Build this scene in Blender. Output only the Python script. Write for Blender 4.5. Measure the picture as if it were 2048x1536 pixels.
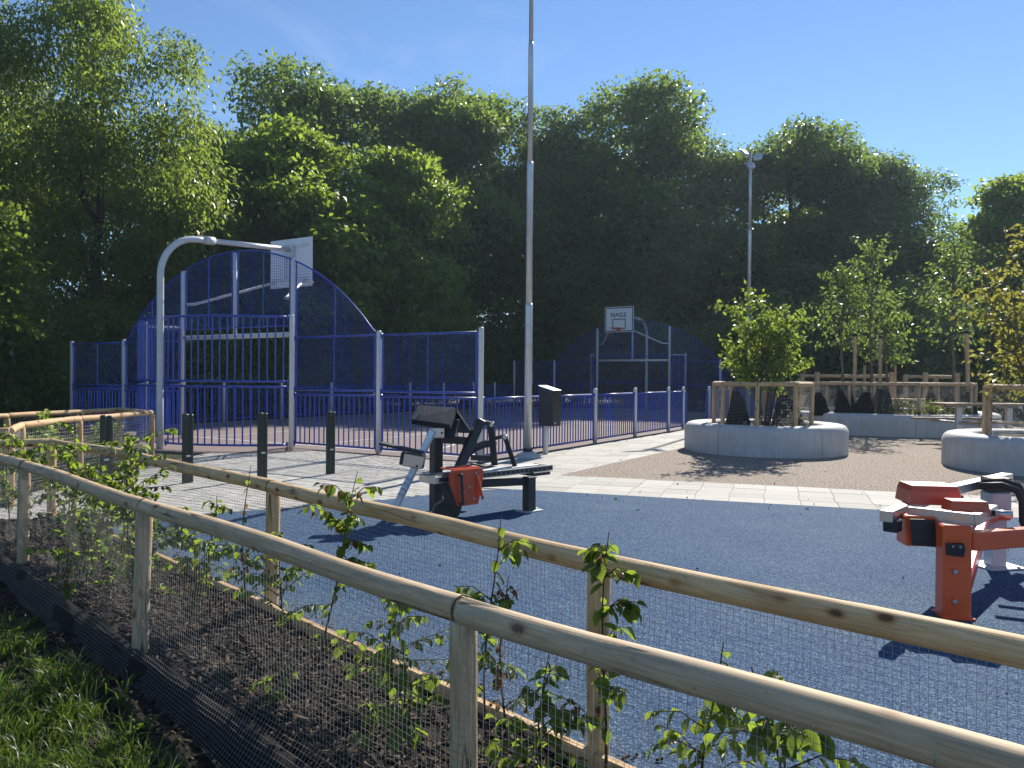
import bpy, math, random
import numpy as np
from mathutils import Matrix, Vector, Euler, Quaternion

# ------------------------------------------------------------------ clear
for o in list(bpy.data.objects):
    bpy.data.objects.remove(o)
SC = bpy.context.scene
COL = SC.collection
R = math.radians
PI = math.pi
random.seed(11)
RNG = np.random.default_rng(7)

# ------------------------------------------------------------------ camera
cam = bpy.data.cameras.new('camera')
cam.sensor_width = 36.0
cam.lens = 36.0 * 1523.0 / 2048.0
cam.clip_start = 0.02
cam.clip_end = 2000.0
camo = bpy.data.objects.new('camera', cam)
COL.objects.link(camo)
camo.matrix_world = (Matrix.Translation((0, 0, 1.6))
                     @ Matrix.Rotation(PI / 2 - 0.0082, 4, 'X')
                     @ Matrix.Rotation(0.0077, 4, 'Z'))
SC.camera = camo

# ------------------------------------------------------------------ sky, sun, exposure
SUN_AZ = R(25.8)      # clockwise from +Y, seen from above
SUN_EL = R(35.5)
world = bpy.data.worlds.new('World')
SC.world = world
world.use_nodes = True
wn = world.node_tree
wn.nodes.clear()
sky = wn.nodes.new('ShaderNodeTexSky')
sky.sky_type = 'NISHITA'
sky.sun_disc = False
sky.sun_elevation = SUN_EL
sky.sun_rotation = SUN_AZ
sky.air_density = 1.0
sky.dust_density = 0.0
sky.ozone_density = 6.0
bg = wn.nodes.new('ShaderNodeBackground')
bg.inputs['Strength'].default_value = 0.086
wo = wn.nodes.new('ShaderNodeOutputWorld')
# faint cirrus over the whole sky
wtc = wn.nodes.new('ShaderNodeTexCoord'); wmp = wn.nodes.new('ShaderNodeMapping'); wmp.inputs['Scale'].default_value = (2.2, 1.2, 7.0); wmp.inputs['Rotation'].default_value = (0.25, 0.35, 0.4)
wno = wn.nodes.new('ShaderNodeTexNoise'); wno.inputs['Scale'].default_value = 1.6; wno.inputs['Detail'].default_value = 7; wno.inputs['Roughness'].default_value = .62; wno.inputs['Distortion'].default_value = .6
wra = wn.nodes.new('ShaderNodeValToRGB'); wra.color_ramp.elements[0].position = .54; wra.color_ramp.elements[1].position = .80
wra.color_ramp.elements[0].color = (0, 0, 0, 1); wra.color_ramp.elements[1].color = (.16, .16, .16, 1)
wmx = wn.nodes.new('ShaderNodeMix'); wmx.data_type = 'RGBA'; wmx.inputs[7].default_value = (7.5, 8.2, 9.2, 1)
wn.links.new(wtc.outputs['Generated'], wmp.inputs['Vector']); wn.links.new(wmp.outputs[0], wno.inputs['Vector'])
wn.links.new(wno.outputs['Fac'], wra.inputs[0]); wn.links.new(wra.outputs[0], wmx.inputs[0]); wn.links.new(sky.outputs[0], wmx.inputs[6])
wn.links.new(wmx.outputs[2], bg.inputs[0])
wn.links.new(bg.outputs[0], wo.inputs[0])

sun = bpy.data.lights.new('sun', 'SUN')
sun.energy = 5.0
sun.angle = R(0.53)
sun.color = (1.0, 0.935, 0.83)
suno = bpy.data.objects.new('sun', sun)
COL.objects.link(suno)
sdir = Vector((math.sin(SUN_AZ) * math.cos(SUN_EL), math.cos(SUN_AZ) * math.cos(SUN_EL), math.sin(SUN_EL)))
suno.rotation_euler = sdir.to_track_quat('Z', 'Y').to_euler()
suno.location = sdir * 60

SC.view_settings.view_transform = 'Standard'
SC.view_settings.look = 'None'
SC.view_settings.gamma = 1.0
SC.view_settings.exposure = 0.76
SC.view_settings.use_curve_mapping = False
SC.render.engine = 'CYCLES'
SC.cycles.max_bounces = 8
SC.cycles.transmission_bounces = 6
SC.cycles.transparent_max_bounces = 8
SC.cycles.sample_clamp_indirect = 6.0
SC.cycles.use_denoising = True

# ------------------------------------------------------------------ material helpers
def new_mat(name):
    m = bpy.data.materials.new(name)
    m.use_nodes = True
    nt = m.node_tree
    b = nt.nodes['Principled BSDF']
    return m, nt, b

def nd(nt, t, **kw):
    n = nt.nodes.new(t)
    for k, v in kw.items():
        setattr(n, k, v)
    return n

def coords(nt, kind='Object', scale=(1, 1, 1)):
    tc = nd(nt, 'ShaderNodeTexCoord')
    mp = nd(nt, 'ShaderNodeMapping')
    mp.inputs['Scale'].default_value = scale
    nt.links.new(tc.outputs[kind], mp.inputs['Vector'])
    return mp.outputs[0]

def noise(nt, vec, scale, detail=4, rough=0.6, dist=0.0):
    n = nd(nt, 'ShaderNodeTexNoise')
    n.inputs['Scale'].default_value = scale
    n.inputs['Detail'].default_value = detail
    n.inputs['Roughness'].default_value = rough
    n.inputs['Distortion'].default_value = dist
    nt.links.new(vec, n.inputs['Vector'])
    return n.outputs['Fac']

def ramp(nt, fac, stops):
    r = nd(nt, 'ShaderNodeValToRGB')
    el = r.color_ramp.elements
    while len(el) < len(stops):
        el.new(0.5)
    for e, (p, c) in zip(el, stops):
        e.position = p
        e.color = (c[0], c[1], c[2], 1) if len(c) == 3 else c
    nt.links.new(fac, r.inputs[0])
    return r.outputs[0]

def mixc(nt, fac, a, b, mode='MIX'):
    m = nd(nt, 'ShaderNodeMix', data_type='RGBA', blend_type=mode)
    if isinstance(fac, (int, float)):
        m.inputs[0].default_value = fac
    else:
        nt.links.new(fac, m.inputs[0])
    for i, x in ((6, a), (7, b)):
        if isinstance(x, tuple):
            m.inputs[i].default_value = (x[0], x[1], x[2], 1)
        else:
            nt.links.new(x, m.inputs[i])
    return m.outputs[2]

def bump(nt, b, h, strength=0.4, dist=0.01):
    bp = nd(nt, 'ShaderNodeBump')
    bp.inputs['Strength'].default_value = strength
    bp.inputs['Distance'].default_value = dist
    nt.links.new(h, bp.inputs['Height'])
    nt.links.new(bp.outputs[0], b.inputs['Normal'])

def g3(v):
    return (v, v, v)

def paint(name, c, rough=0.4, metal=0.0, spread=0.12, bscale=60, bstr=0.05, coat=0.0, nscale=3.0):
    """coated metal or plastic with faint dirt and orange peel"""
    m, nt, b = new_mat(name)
    v = coords(nt)
    n1 = noise(nt, v, nscale, 5, 0.65)
    dark = tuple(x * (1 - spread) for x in c)
    lite = tuple(min(1, x * (1 + spread)) for x in c)
    nt.links.new(ramp(nt, n1, [(0.3, dark), (0.7, lite)]), b.inputs['Base Color'])
    rr = ramp(nt, noise(nt, v, nscale * 4, 4, 0.7), [(0.3, g3(max(0.05, rough - 0.03))), (0.75, g3(min(1, rough + 0.07)))])
    nt.links.new(rr, b.inputs['Roughness'])
    b.inputs['Metallic'].default_value = metal
    b.inputs['Coat Weight'].default_value = coat
    bump(nt, b, noise(nt, v, bscale, 3), bstr, 0.004)
    return m

def speckle(name, stops, scale, coarse=None, rough=0.9, bstr=0.5, bdist=0.004, detail=2.5, big=None):
    m, nt, b = new_mat(name)
    v = coords(nt)
    n1 = noise(nt, v, scale, detail, 0.75)
    c = ramp(nt, n1, stops)
    if coarse:
        cs, amt, ca, cb = coarse
        n2 = noise(nt, v, cs, 5, 0.65, 0.4)
        c = mixc(nt, amt, c, ramp(nt, n2, [(0.3, ca), (0.7, cb)]), 'MULTIPLY')
    if big:
        bs, amt, ca, cb = big
        n3 = noise(nt, v, bs, 6, 0.6, 0.8)
        c = mixc(nt, amt, c, ramp(nt, n3, [(0.35, ca), (0.65, cb)]), 'MULTIPLY')
    nt.links.new(c, b.inputs['Base Color'])
    b.inputs['Roughness'].default_value = rough
    b.inputs['Specular IOR Level'].default_value = 0.3
    bump(nt, b, n1, bstr, bdist)
    return m

def leafmat(name, dark, lite, trans, tw=0.45, rough=0.45, spec=0.35, island=True, veins=False):
    m, nt, b = new_mat(name)
    if island:
        gi = nd(nt, 'ShaderNodeNewGeometry')
        rnd = gi.outputs['Random Per Island']
    else:
        oi = nd(nt, 'ShaderNodeObjectInfo')
        rnd = oi.outputs['Random']
    v = coords(nt)
    c = ramp(nt, rnd, [(0.0, dark), (0.55, tuple((a + d) / 2 for a, d in zip(dark, lite))), (1.0, lite)])
    big = noise(nt, v, 0.45 if island else 30, 3)
    c = mixc(nt, 0.7, c, ramp(nt, big, [(0.3, g3(0.62)), (0.7, (1.0, 1.0, 0.95))]), 'MULTIPLY')
    tcol = mixc(nt, 0.55, trans, c, 'MIX')
    if veins:
        w = nd(nt, 'ShaderNodeTexWave', wave_type='BANDS', bands_direction='DIAGONAL')
        w.inputs['Scale'].default_value = 2.6
        sx = nd(nt, 'ShaderNodeVectorMath', operation='ABSOLUTE')
        nt.links.new(coords(nt, 'Object', (1, 1, 0.01)), sx.inputs[0])
        nt.links.new(sx.outputs[0], w.inputs['Vector'])
        vm = ramp(nt, w.outputs['Fac'], [(0.1, g3(0.72)), (0.5, g3(1.0))])
        c = mixc(nt, 0.6, c, vm, 'MULTIPLY')
        tcol = mixc(nt, 0.8, tcol, vm, 'MULTIPLY')
        bump(nt, b, w.outputs['Fac'], 0.35, 0.05)
    nt.links.new(c, b.inputs['Base Color'])
    b.inputs['Roughness'].default_value = rough
    b.inputs['Specular IOR Level'].default_value = spec
    tr = nd(nt, 'ShaderNodeBsdfTranslucent')
    nt.links.new(tcol, tr.inputs[0])
    mx = nd(nt, 'ShaderNodeMixShader')
    mx.inputs[0].default_value = tw
    nt.links.new(b.outputs[0], mx.inputs[1])
    nt.links.new(tr.outputs[0], mx.inputs[2])
    nt.links.new(mx.outputs[0], nt.nodes['Material Output'].inputs[0])
    return m

def timber(name, a, b_, c_, knots=True, cracks=True, grey=0.0, rough=0.7):
    """peeled pine pole: long grain along local X, knots and drying cracks"""
    m, nt, b = new_mat(name)
    oi = nd(nt, 'ShaderNodeObjectInfo')
    tc = nd(nt, 'ShaderNodeTexCoord')
    off = nd(nt, 'ShaderNodeVectorMath', operation='MULTIPLY_ADD')
    cmb = nd(nt, 'ShaderNodeCombineXYZ')
    nt.links.new(oi.outputs['Random'], cmb.inputs[0])
    nt.links.new(oi.outputs['Random'], cmb.inputs[1])
    off.inputs[1].default_value = (37.0, 11.0, 0.0)
    nt.links.new(cmb.outputs[0], off.inputs[0])
    nt.links.new(tc.outputs['Object'], off.inputs[2])
    def mp(s):
        q = nd(nt, 'ShaderNodeMapping')
        q.inputs['Scale'].default_value = s
        nt.links.new(off.outputs[0], q.inputs['Vector'])
        return q.outputs[0]
    warp = noise(nt, mp((1.3, 5, 5)), 2.0, 4, 0.6, 1.2)
    grain = noise(nt, mp((1.6, 26, 26)), 1.6, 5, 0.62, 1.6)
    col = ramp(nt, grain, [(0.22, c_), (0.42, b_), (0.6, a), (0.8, tuple(min(1, x * 1.1) for x in a))])
    col = mixc(nt, 0.55, col, ramp(nt, warp, [(0.3, (0.62, 0.5, 0.38)), (0.62, (1, 1, 1))]), 'MULTIPLY')
    fine = noise(nt, mp((2.4, 80, 80)), 1.6, 4, 0.7, 0.4)
    col = mixc(nt, 0.6, col, ramp(nt, fine, [(0.34, (0.66, 0.58, 0.48)), (0.52, (1, 1, 1))]), 'MULTIPLY')
    spot = noise(nt, mp((16, 26, 26)), 1.5, 5, 0.75)
    col = mixc(nt, 0.7, col, ramp(nt, spot, [(0.27, (0.40, 0.33, 0.27)), (0.37, (1, 1, 1))]), 'MULTIPLY')
    if knots:
        vo = nd(nt, 'ShaderNodeTexVoronoi')
        vo.inputs['Scale'].default_value = 1.0
        vo.inputs['Randomness'].default_value = 1.0
        nt.links.new(mp((5.5, 10.0, 10.0)), vo.inputs['Vector'])
        kn = ramp(nt, vo.outputs['Distance'], [(0.0, (0.07, 0.035, 0.02)), (0.105, (0.16, 0.08, 0.045)), (0.125, (0.55, 0.36, 0.2)), (0.20, (0.92, 0.86, 0.8)), (0.26, (1, 1, 1))])
        col = mixc(nt, 0.9, col, kn, 'MULTIPLY')
    hgt = grain
    if cracks:
        ck = noise(nt, mp((0.55, 7, 7)), 1.3, 3, 0.5, 0.5)
        a1 = nd(nt, 'ShaderNodeMath', operation='SUBTRACT'); a1.inputs[1].default_value = 0.5
        nt.links.new(ck, a1.inputs[0])
        a2 = nd(nt, 'ShaderNodeMath', operation='ABSOLUTE')
        nt.links.new(a1.outputs[0], a2.inputs[0])
        thin = ramp(nt, a2.outputs[0], [(0.0, g3(0)), (0.007, g3(0.25)), (0.014, g3(1))])
        gate = ramp(nt, noise(nt, mp((1.1, 3, 3)), 1.0, 2), [(0.5, g3(1)), (0.58, g3(0))])
        ln = mixc(nt, gate, thin, (1.0, 1.0, 1.0))
        col = mixc(nt, 0.92, col, ln, 'MULTIPLY')
        hgt = mixc(nt, 0.75, grain, ln)
    if grey:
        gz = noise(nt, mp((2.2, 9, 9)), 1.4, 5, 0.7)
        col = mixc(nt, ramp(nt, gz, [(0.35, g3(0)), (0.75, g3(grey))]), col, (0.30, 0.27, 0.235))
    nt.links.new(col, b.inputs['Base Color'])
    b.inputs['Roughness'].default_value = rough
    b.inputs['Specular IOR Level'].default_value = 0.3
    bump(nt, b, hgt, 0.55, 0.005)
    return m

M = {}
M['rubber'] = speckle('rubber', [(0.36, (0.013, 0.032, 0.074)), (0.47, (0.040, 0.078, 0.152)), (0.55, (0.080, 0.138, 0.226)), (0.67, (0.26, 0.33, 0.41))], 100, (2.2, 0.75, (0.74, 0.80, 0.88), (1, 1, 0.97)), 0.85, 0.7, 0.004, 2.5, (0.6, 0.75, (0.74, 0.80, 0.88), (1, 1, 0.94)))
M['rubber'].node_tree.nodes['Principled BSDF'].inputs['Specular IOR Level'].default_value = .05
M['gravel'] = speckle('gravel', [(0.34, (0.072, 0.056, 0.045)), (0.46, (0.215, 0.175, 0.14)), (0.56, (0.345, 0.288, 0.235)), (0.68, (0.61, 0.54, 0.455))], 30, (2.0, 0.5, (0.8, 0.78, 0.75), (1, 1, 1)), 0.95, 1.0, 0.02, 2.0, (0.35, 0.4, (0.85, 0.8, 0.78), (1, 1, 1)))
M['asphalt'] = speckle('asphalt', [(0.3, (0.13, 0.10, 0.095)), (0.5, (0.20, 0.155, 0.145)), (0.7, (0.30, 0.25, 0.235))], 120, (1.5, 0.5, (0.8, 0.8, 0.8), (1, 1, 1)), 0.9, 0.5, 0.004)
M['sand_joint'] = speckle('sand_joint', [(0.3, (0.24, 0.225, 0.20)), (0.7, (0.36, 0.34, 0.30))], 80, None, 0.95, 0.4)
M['soil_floor'] = speckle('soil_floor', [(0.3, (0.030, 0.028, 0.018)), (0.5, (0.055, 0.055, 0.03)), (0.7, (0.09, 0.10, 0.05))], 9, (0.3, 0.8, (0.4, 0.4, 0.35), (1, 1, 1)), 0.95, 0.8, 0.05, 6)
M['soil'] = speckle('soil', [(0.25, (0.014, 0.011, 0.009)), (0.5, (0.045, 0.036, 0.028)), (0.75, (0.10, 0.082, 0.062))], 28, (1.6, 0.7, (0.45, 0.42, 0.4), (1, 1, 1)), 0.95, 1.0, 0.03, 8)
M['mulch'] = speckle('mulch', [(0.25, (0.008, 0.006, 0.005)), (0.5, (0.030, 0.022, 0.017)), (0.72, (0.075, 0.055, 0.04))], 45, (3, 0.6, (0.5, 0.5, 0.5), (1, 1, 1)), 0.95, 1.0, 0.03, 8)
M['line'] = speckle('line', [(0.3, (0.55, 0.55, 0.55)), (0.6, (0.78, 0.78, 0.77))], 40, None, 0.8, 0.2)

def slabmat(name, lo, hi):
    m, nt, b = new_mat(name)
    oi = nd(nt, 'ShaderNodeObjectInfo')
    gi = nd(nt, 'ShaderNodeNewGeometry')
    ad = nd(nt, 'ShaderNodeMath', operation='ADD')
    nt.links.new(oi.outputs['Random'], ad.inputs[0]); nt.links.new(gi.outputs['Random Per Island'], ad.inputs[1])
    fr = nd(nt, 'ShaderNodeMath', operation='FRACT'); nt.links.new(ad.outputs[0], fr.inputs[0])
    v = coords(nt)
    n1 = noise(nt, v, 70, 4, 0.75)
    tcs = nd(nt, 'ShaderNodeTexCoord'); m1 = nd(nt, 'ShaderNodeMapping'); m1.inputs['Rotation'].default_value = (0, 0, R(18.4))
    nt.links.new(tcs.outputs['Object'], m1.inputs['Vector'])
    m2 = nd(nt, 'ShaderNodeMapping'); m2.inputs['Scale'].default_value = (1.3, 9.0, 1.0); nt.links.new(m1.outputs[0], m2.inputs['Vector'])
    cx_ = nd(nt, 'ShaderNodeVectorMath', operation='ADD'); nt.links.new(m2.outputs[0], cx_.inputs[0]); nt.links.new(fr.outputs[0], cx_.inputs[1])
    n2 = noise(nt, cx_.outputs[0], 1.6, 5, 0.65, 0.8)
    c = ramp(nt, fr.outputs[0], [(0.0, lo), (0.5, tuple((a + d) / 2 for a, d in zip(lo, hi))), (1.0, hi)])
    c = mixc(nt, 0.5, c, ramp(nt, n1, [(0.3, g3(0.72)), (0.65, g3(1))]), 'MULTIPLY')
    c = mixc(nt, 0.7, c, ramp(nt, n2, [(0.32, (0.70, 0.68, 0.64)), (0.6, g3(1))]), 'MULTIPLY')
    nt.links.new(c, b.inputs['Base Color'])
    b.inputs['Roughness'].default_value = 0.85
    bump(nt, b, n1, 0.3, 0.003)
    return m
M['slab'] = slabmat('slab', (0.36, 0.35, 0.318), (0.49, 0.474, 0.433))
M['block'] = slabmat('block', (0.38, 0.372, 0.345), (0.50, 0.487, 0.45))

def concrete():
    m, nt, b = new_mat('concrete')
    v = coords(nt)
    n1 = noise(nt, v, 1.6, 6, 0.65, 0.5)
    n2 = noise(nt, coords(nt, 'Object', (6, 6, 0.7)), 2.0, 5, 0.7)
    n3 = noise(nt, v, 45, 4, 0.7)
    c = ramp(nt, n1, [(0.3, (0.44, 0.435, 0.42)), (0.7, (0.56, 0.55, 0.53))])
    c = mixc(nt, 0.6, c, ramp(nt, n2, [(0.3, g3(0.70)), (0.65, g3(1))]), 'MULTIPLY')
    vo = nd(nt, 'ShaderNodeTexVoronoi'); vo.inputs['Scale'].default_value = 14
    nt.links.new(v, vo.inputs['Vector'])
    c = mixc(nt, 0.6, c, ramp(nt, vo.outputs['Distance'], [(0.0, g3(0.45)), (0.07, g3(1))]), 'MULTIPLY')
    nt.links.new(c, b.inputs['Base Color'])
    b.inputs['Roughness'].default_value = 0.75
    bump(nt, b, n3, 0.12, 0.004)
    return m
M['concrete'] = concrete()
M['blue'] = paint('blue_paint', (0.013, 0.052, 0.34), 0.30, 0, 0.15, 90, 0.04, 0.25)
M['grey'] = paint('grey_paint', (0.58, 0.59, 0.60), 0.38, 0, 0.06, 70, 0.03, 0.15)
M['galv'] = paint('galvanised', (0.55, 0.57, 0.59), 0.42, 0.6, 0.10, 25, 0.02, 0, 5)
M['steel'] = paint('bright_steel', (0.52, 0.52, 0.51), 0.30, 0.9, 0.05, 30, 0.015, 0, 4)
M['steel_paint'] = paint('pale_steel', (0.42, 0.52, 0.64), 0.34, 0.5, 0.05, 30, 0.015, 0, 4)
M['wire'] = paint('fence_wire', (0.34, 0.34, 0.33), 0.6, 0.0, 0.2, 80, 0.0)
M['black'] = paint('black_powder', (0.017, 0.020, 0.025), 0.42, 0, 0.2, 140, 0.08)
M['rubber_black'] = paint('black_rubber', (0.014, 0.014, 0.016), 0.6, 0, 0.2, 60, 0.08)
M['orange'] = paint('orange_paint', (0.80, 0.11, 0.02), 0.3, 0, 0.1, 110, 0.05, 0.35)
M['orange_dark'] = paint('orange_red_plate', (0.60, 0.075, 0.025), 0.36, 0, 0.1, 110, 0.06, 0.2)
M['rim'] = paint('rim_orange', (0.62, 0.13, 0.035), 0.4)
M['board'] = paint('white_board', (0.74, 0.75, 0.76), 0.4, 0, 0.04)
M['print'] = paint('dark_print', (0.022, 0.026, 0.032), 0.5)
M['green_post'] = paint('green_black', (0.007, 0.017, 0.014), 0.45, 0, 0.2, 90, 0.05, 0.05)
M['bag'] = paint('bag_plastic', (0.010, 0.011, 0.012), 0.8, 0, 0.3, 14, 0.5)
M['bag'].node_tree.nodes['Principled BSDF'].inputs['Specular IOR Level'].default_value = .12
M['brass'] = paint('brass_lock', (0.55, 0.36, 0.08), 0.35, 0.8)
M['strap'] = paint('rust_strap', (0.10, 0.055, 0.03), 0.7)
M['pole_new'] = timber('pine_pole', (0.70, 0.53, 0.30), (0.60, 0.43, 0.22), (0.42, 0.26, 0.12), grey=0.08)
M['pole_old'] = timber('weathered_pine_pole', (0.66, 0.51, 0.32), (0.55, 0.41, 0.24), (0.38, 0.26, 0.14), grey=0.45)
M['pole_far'] = timber('pale_pine_pole', (0.62, 0.44, 0.26), (0.54, 0.37, 0.20), (0.40, 0.25, 0.13), cracks=False)
M['plank'] = timber('bench_plank', (0.42, 0.31, 0.20), (0.34, 0.24, 0.14), (0.22, 0.15, 0.085), knots=False)
M['bark'] = speckle('bark', [(0.3, (0.028, 0.022, 0.017)), (0.6, (0.075, 0.06, 0.048)), (0.8, (0.12, 0.10, 0.08))], 9, None, 0.95, 1.0, 0.03, 7)
M['young_bark'] = speckle('young_bark', [(0.3, (0.10, 0.075, 0.05)), (0.7, (0.20, 0.16, 0.12))], 22, None, 0.9, 0.7, 0.01, 6)
M['twig'] = speckle('twig', [(0.3, (0.045, 0.028, 0.02)), (0.7, (0.11, 0.07, 0.05))], 60, None, 0.8, 0.5, 0.004)
M['leaf_dark'] = leafmat('leaf_dark', (0.038, 0.075, 0.024), (0.13, 0.20, 0.055), (0.46, 0.66, 0.09), 0.50, 0.36, 0.55)
M['leaf_mid'] = leafmat('leaf_mid', (0.042, 0.085, 0.022), (0.14, 0.215, 0.05), (0.52, 0.72, 0.09), 0.52, 0.36, 0.55)
M['leaf_lime'] = leafmat('leaf_lime', (0.062, 0.125, 0.018), (0.17, 0.26, 0.042), (0.60, 0.80, 0.08), 0.56, 0.38, 0.5)
M['leaf_cherry'] = leafmat('leaf_cherry', (0.050, 0.098, 0.020), (0.16, 0.225, 0.048), (0.56, 0.74, 0.09), 0.55, 0.38, 0.5)
M['leaf_birch'] = leafmat('leaf_birch', (0.075, 0.10, 0.050), (0.16, 0.19, 0.10), (0.40, 0.46, 0.16), 0.46)
M['leaf_young'] = leafmat('leaf_young', (0.050, 0.10, 0.018), (0.15, 0.22, 0.038), (0.54, 0.70, 0.08), 0.55, 0.4, 0.5)
M['leaf_copper'] = leafmat('leaf_copper', (0.075, 0.10, 0.024), (0.21, 0.17, 0.05), (0.60, 0.60, 0.09), 0.52, 0.4, 0.5)
M['leaf_near'] = leafmat('leaf_near', (0.030, 0.075, 0.014), (0.09, 0.16, 0.028), (0.58, 0.76, 0.07), 0.58, 0.38, 0.45, False, True)
M['leaf_dead'] = leafmat('leaf_dead', (0.14, 0.075, 0.03), (0.32, 0.19, 0.08), (0.40, 0.22, 0.08), 0.35, 0.8, 0.2, False, False)
M['grass'] = leafmat('grass_blade', (0.022, 0.055, 0.010), (0.12, 0.18, 0.035), (0.30, 0.46, 0.05), 0.42, 0.4, 0.4)
M['turf'] = leafmat('planter_grass', (0.08, 0.10, 0.035), (0.20, 0.20, 0.09), (0.34, 0.34, 0.12), 0.4)
M['chip'] = leafmat('bark_chip', (0.008, 0.006, 0.004), (0.14, 0.10, 0.07), (0.1, 0.07, 0.04), 0.02, 0.85, 0.2)

# ------------------------------------------------------------------ mesh helpers
WL = {}      # world location of every thing / part (all without rotation unless built in local space)

def tag(o, label=None, cat=None, group=None, kind=None):
    if label: o['label'] = label
    if cat: o['category'] = cat
    if group: o['group'] = group
    if kind: o['kind'] = kind
    return o

def thing(name, label, cat, loc=(0, 0, 0), rotz=0.0, group=None):
    o = bpy.data.objects.new(name, None)
    o.empty_display_size = 0.2
    COL.objects.link(o)
    o.location = loc
    o.rotation_euler = (0, 0, rotz)
    WL[o] = Vector(loc)
    return tag(o, label, cat, group)

def link(name, me, parent=None, loc=None, rot=None, scl=None):
    o = bpy.data.objects.new(name, me)
    COL.objects.link(o)
    if parent is not None:
        o.parent = parent
    if loc is not None: o.location = loc
    if rot is not None: o.rotation_euler = rot
    if scl is not None: o.scale = scl
    return o

def npmesh(name, V, F, mat, smooth=False):
    """V (n,3) array, F (m,k) array with constant k"""
    me = bpy.data.meshes.new(name)
    n, (m, k) = len(V), F.shape
    me.vertices.add(n)
    me.vertices.foreach_set('co', np.ascontiguousarray(V, dtype=np.float32).ravel())
    me.loops.add(m * k)
    me.loops.foreach_set('vertex_index', np.ascontiguousarray(F, dtype=np.int32).ravel())
    me.polygons.add(m)
    me.polygons.foreach_set('loop_start', np.arange(0, m * k, k, dtype=np.int32))
    me.polygons.foreach_set('loop_total', np.full(m, k, dtype=np.int32))
    if smooth:
        me.polygons.foreach_set('use_smooth', np.ones(m, dtype=bool))
    me.update(calc_edges=True)
    me.materials.append(mat)
    return me

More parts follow.
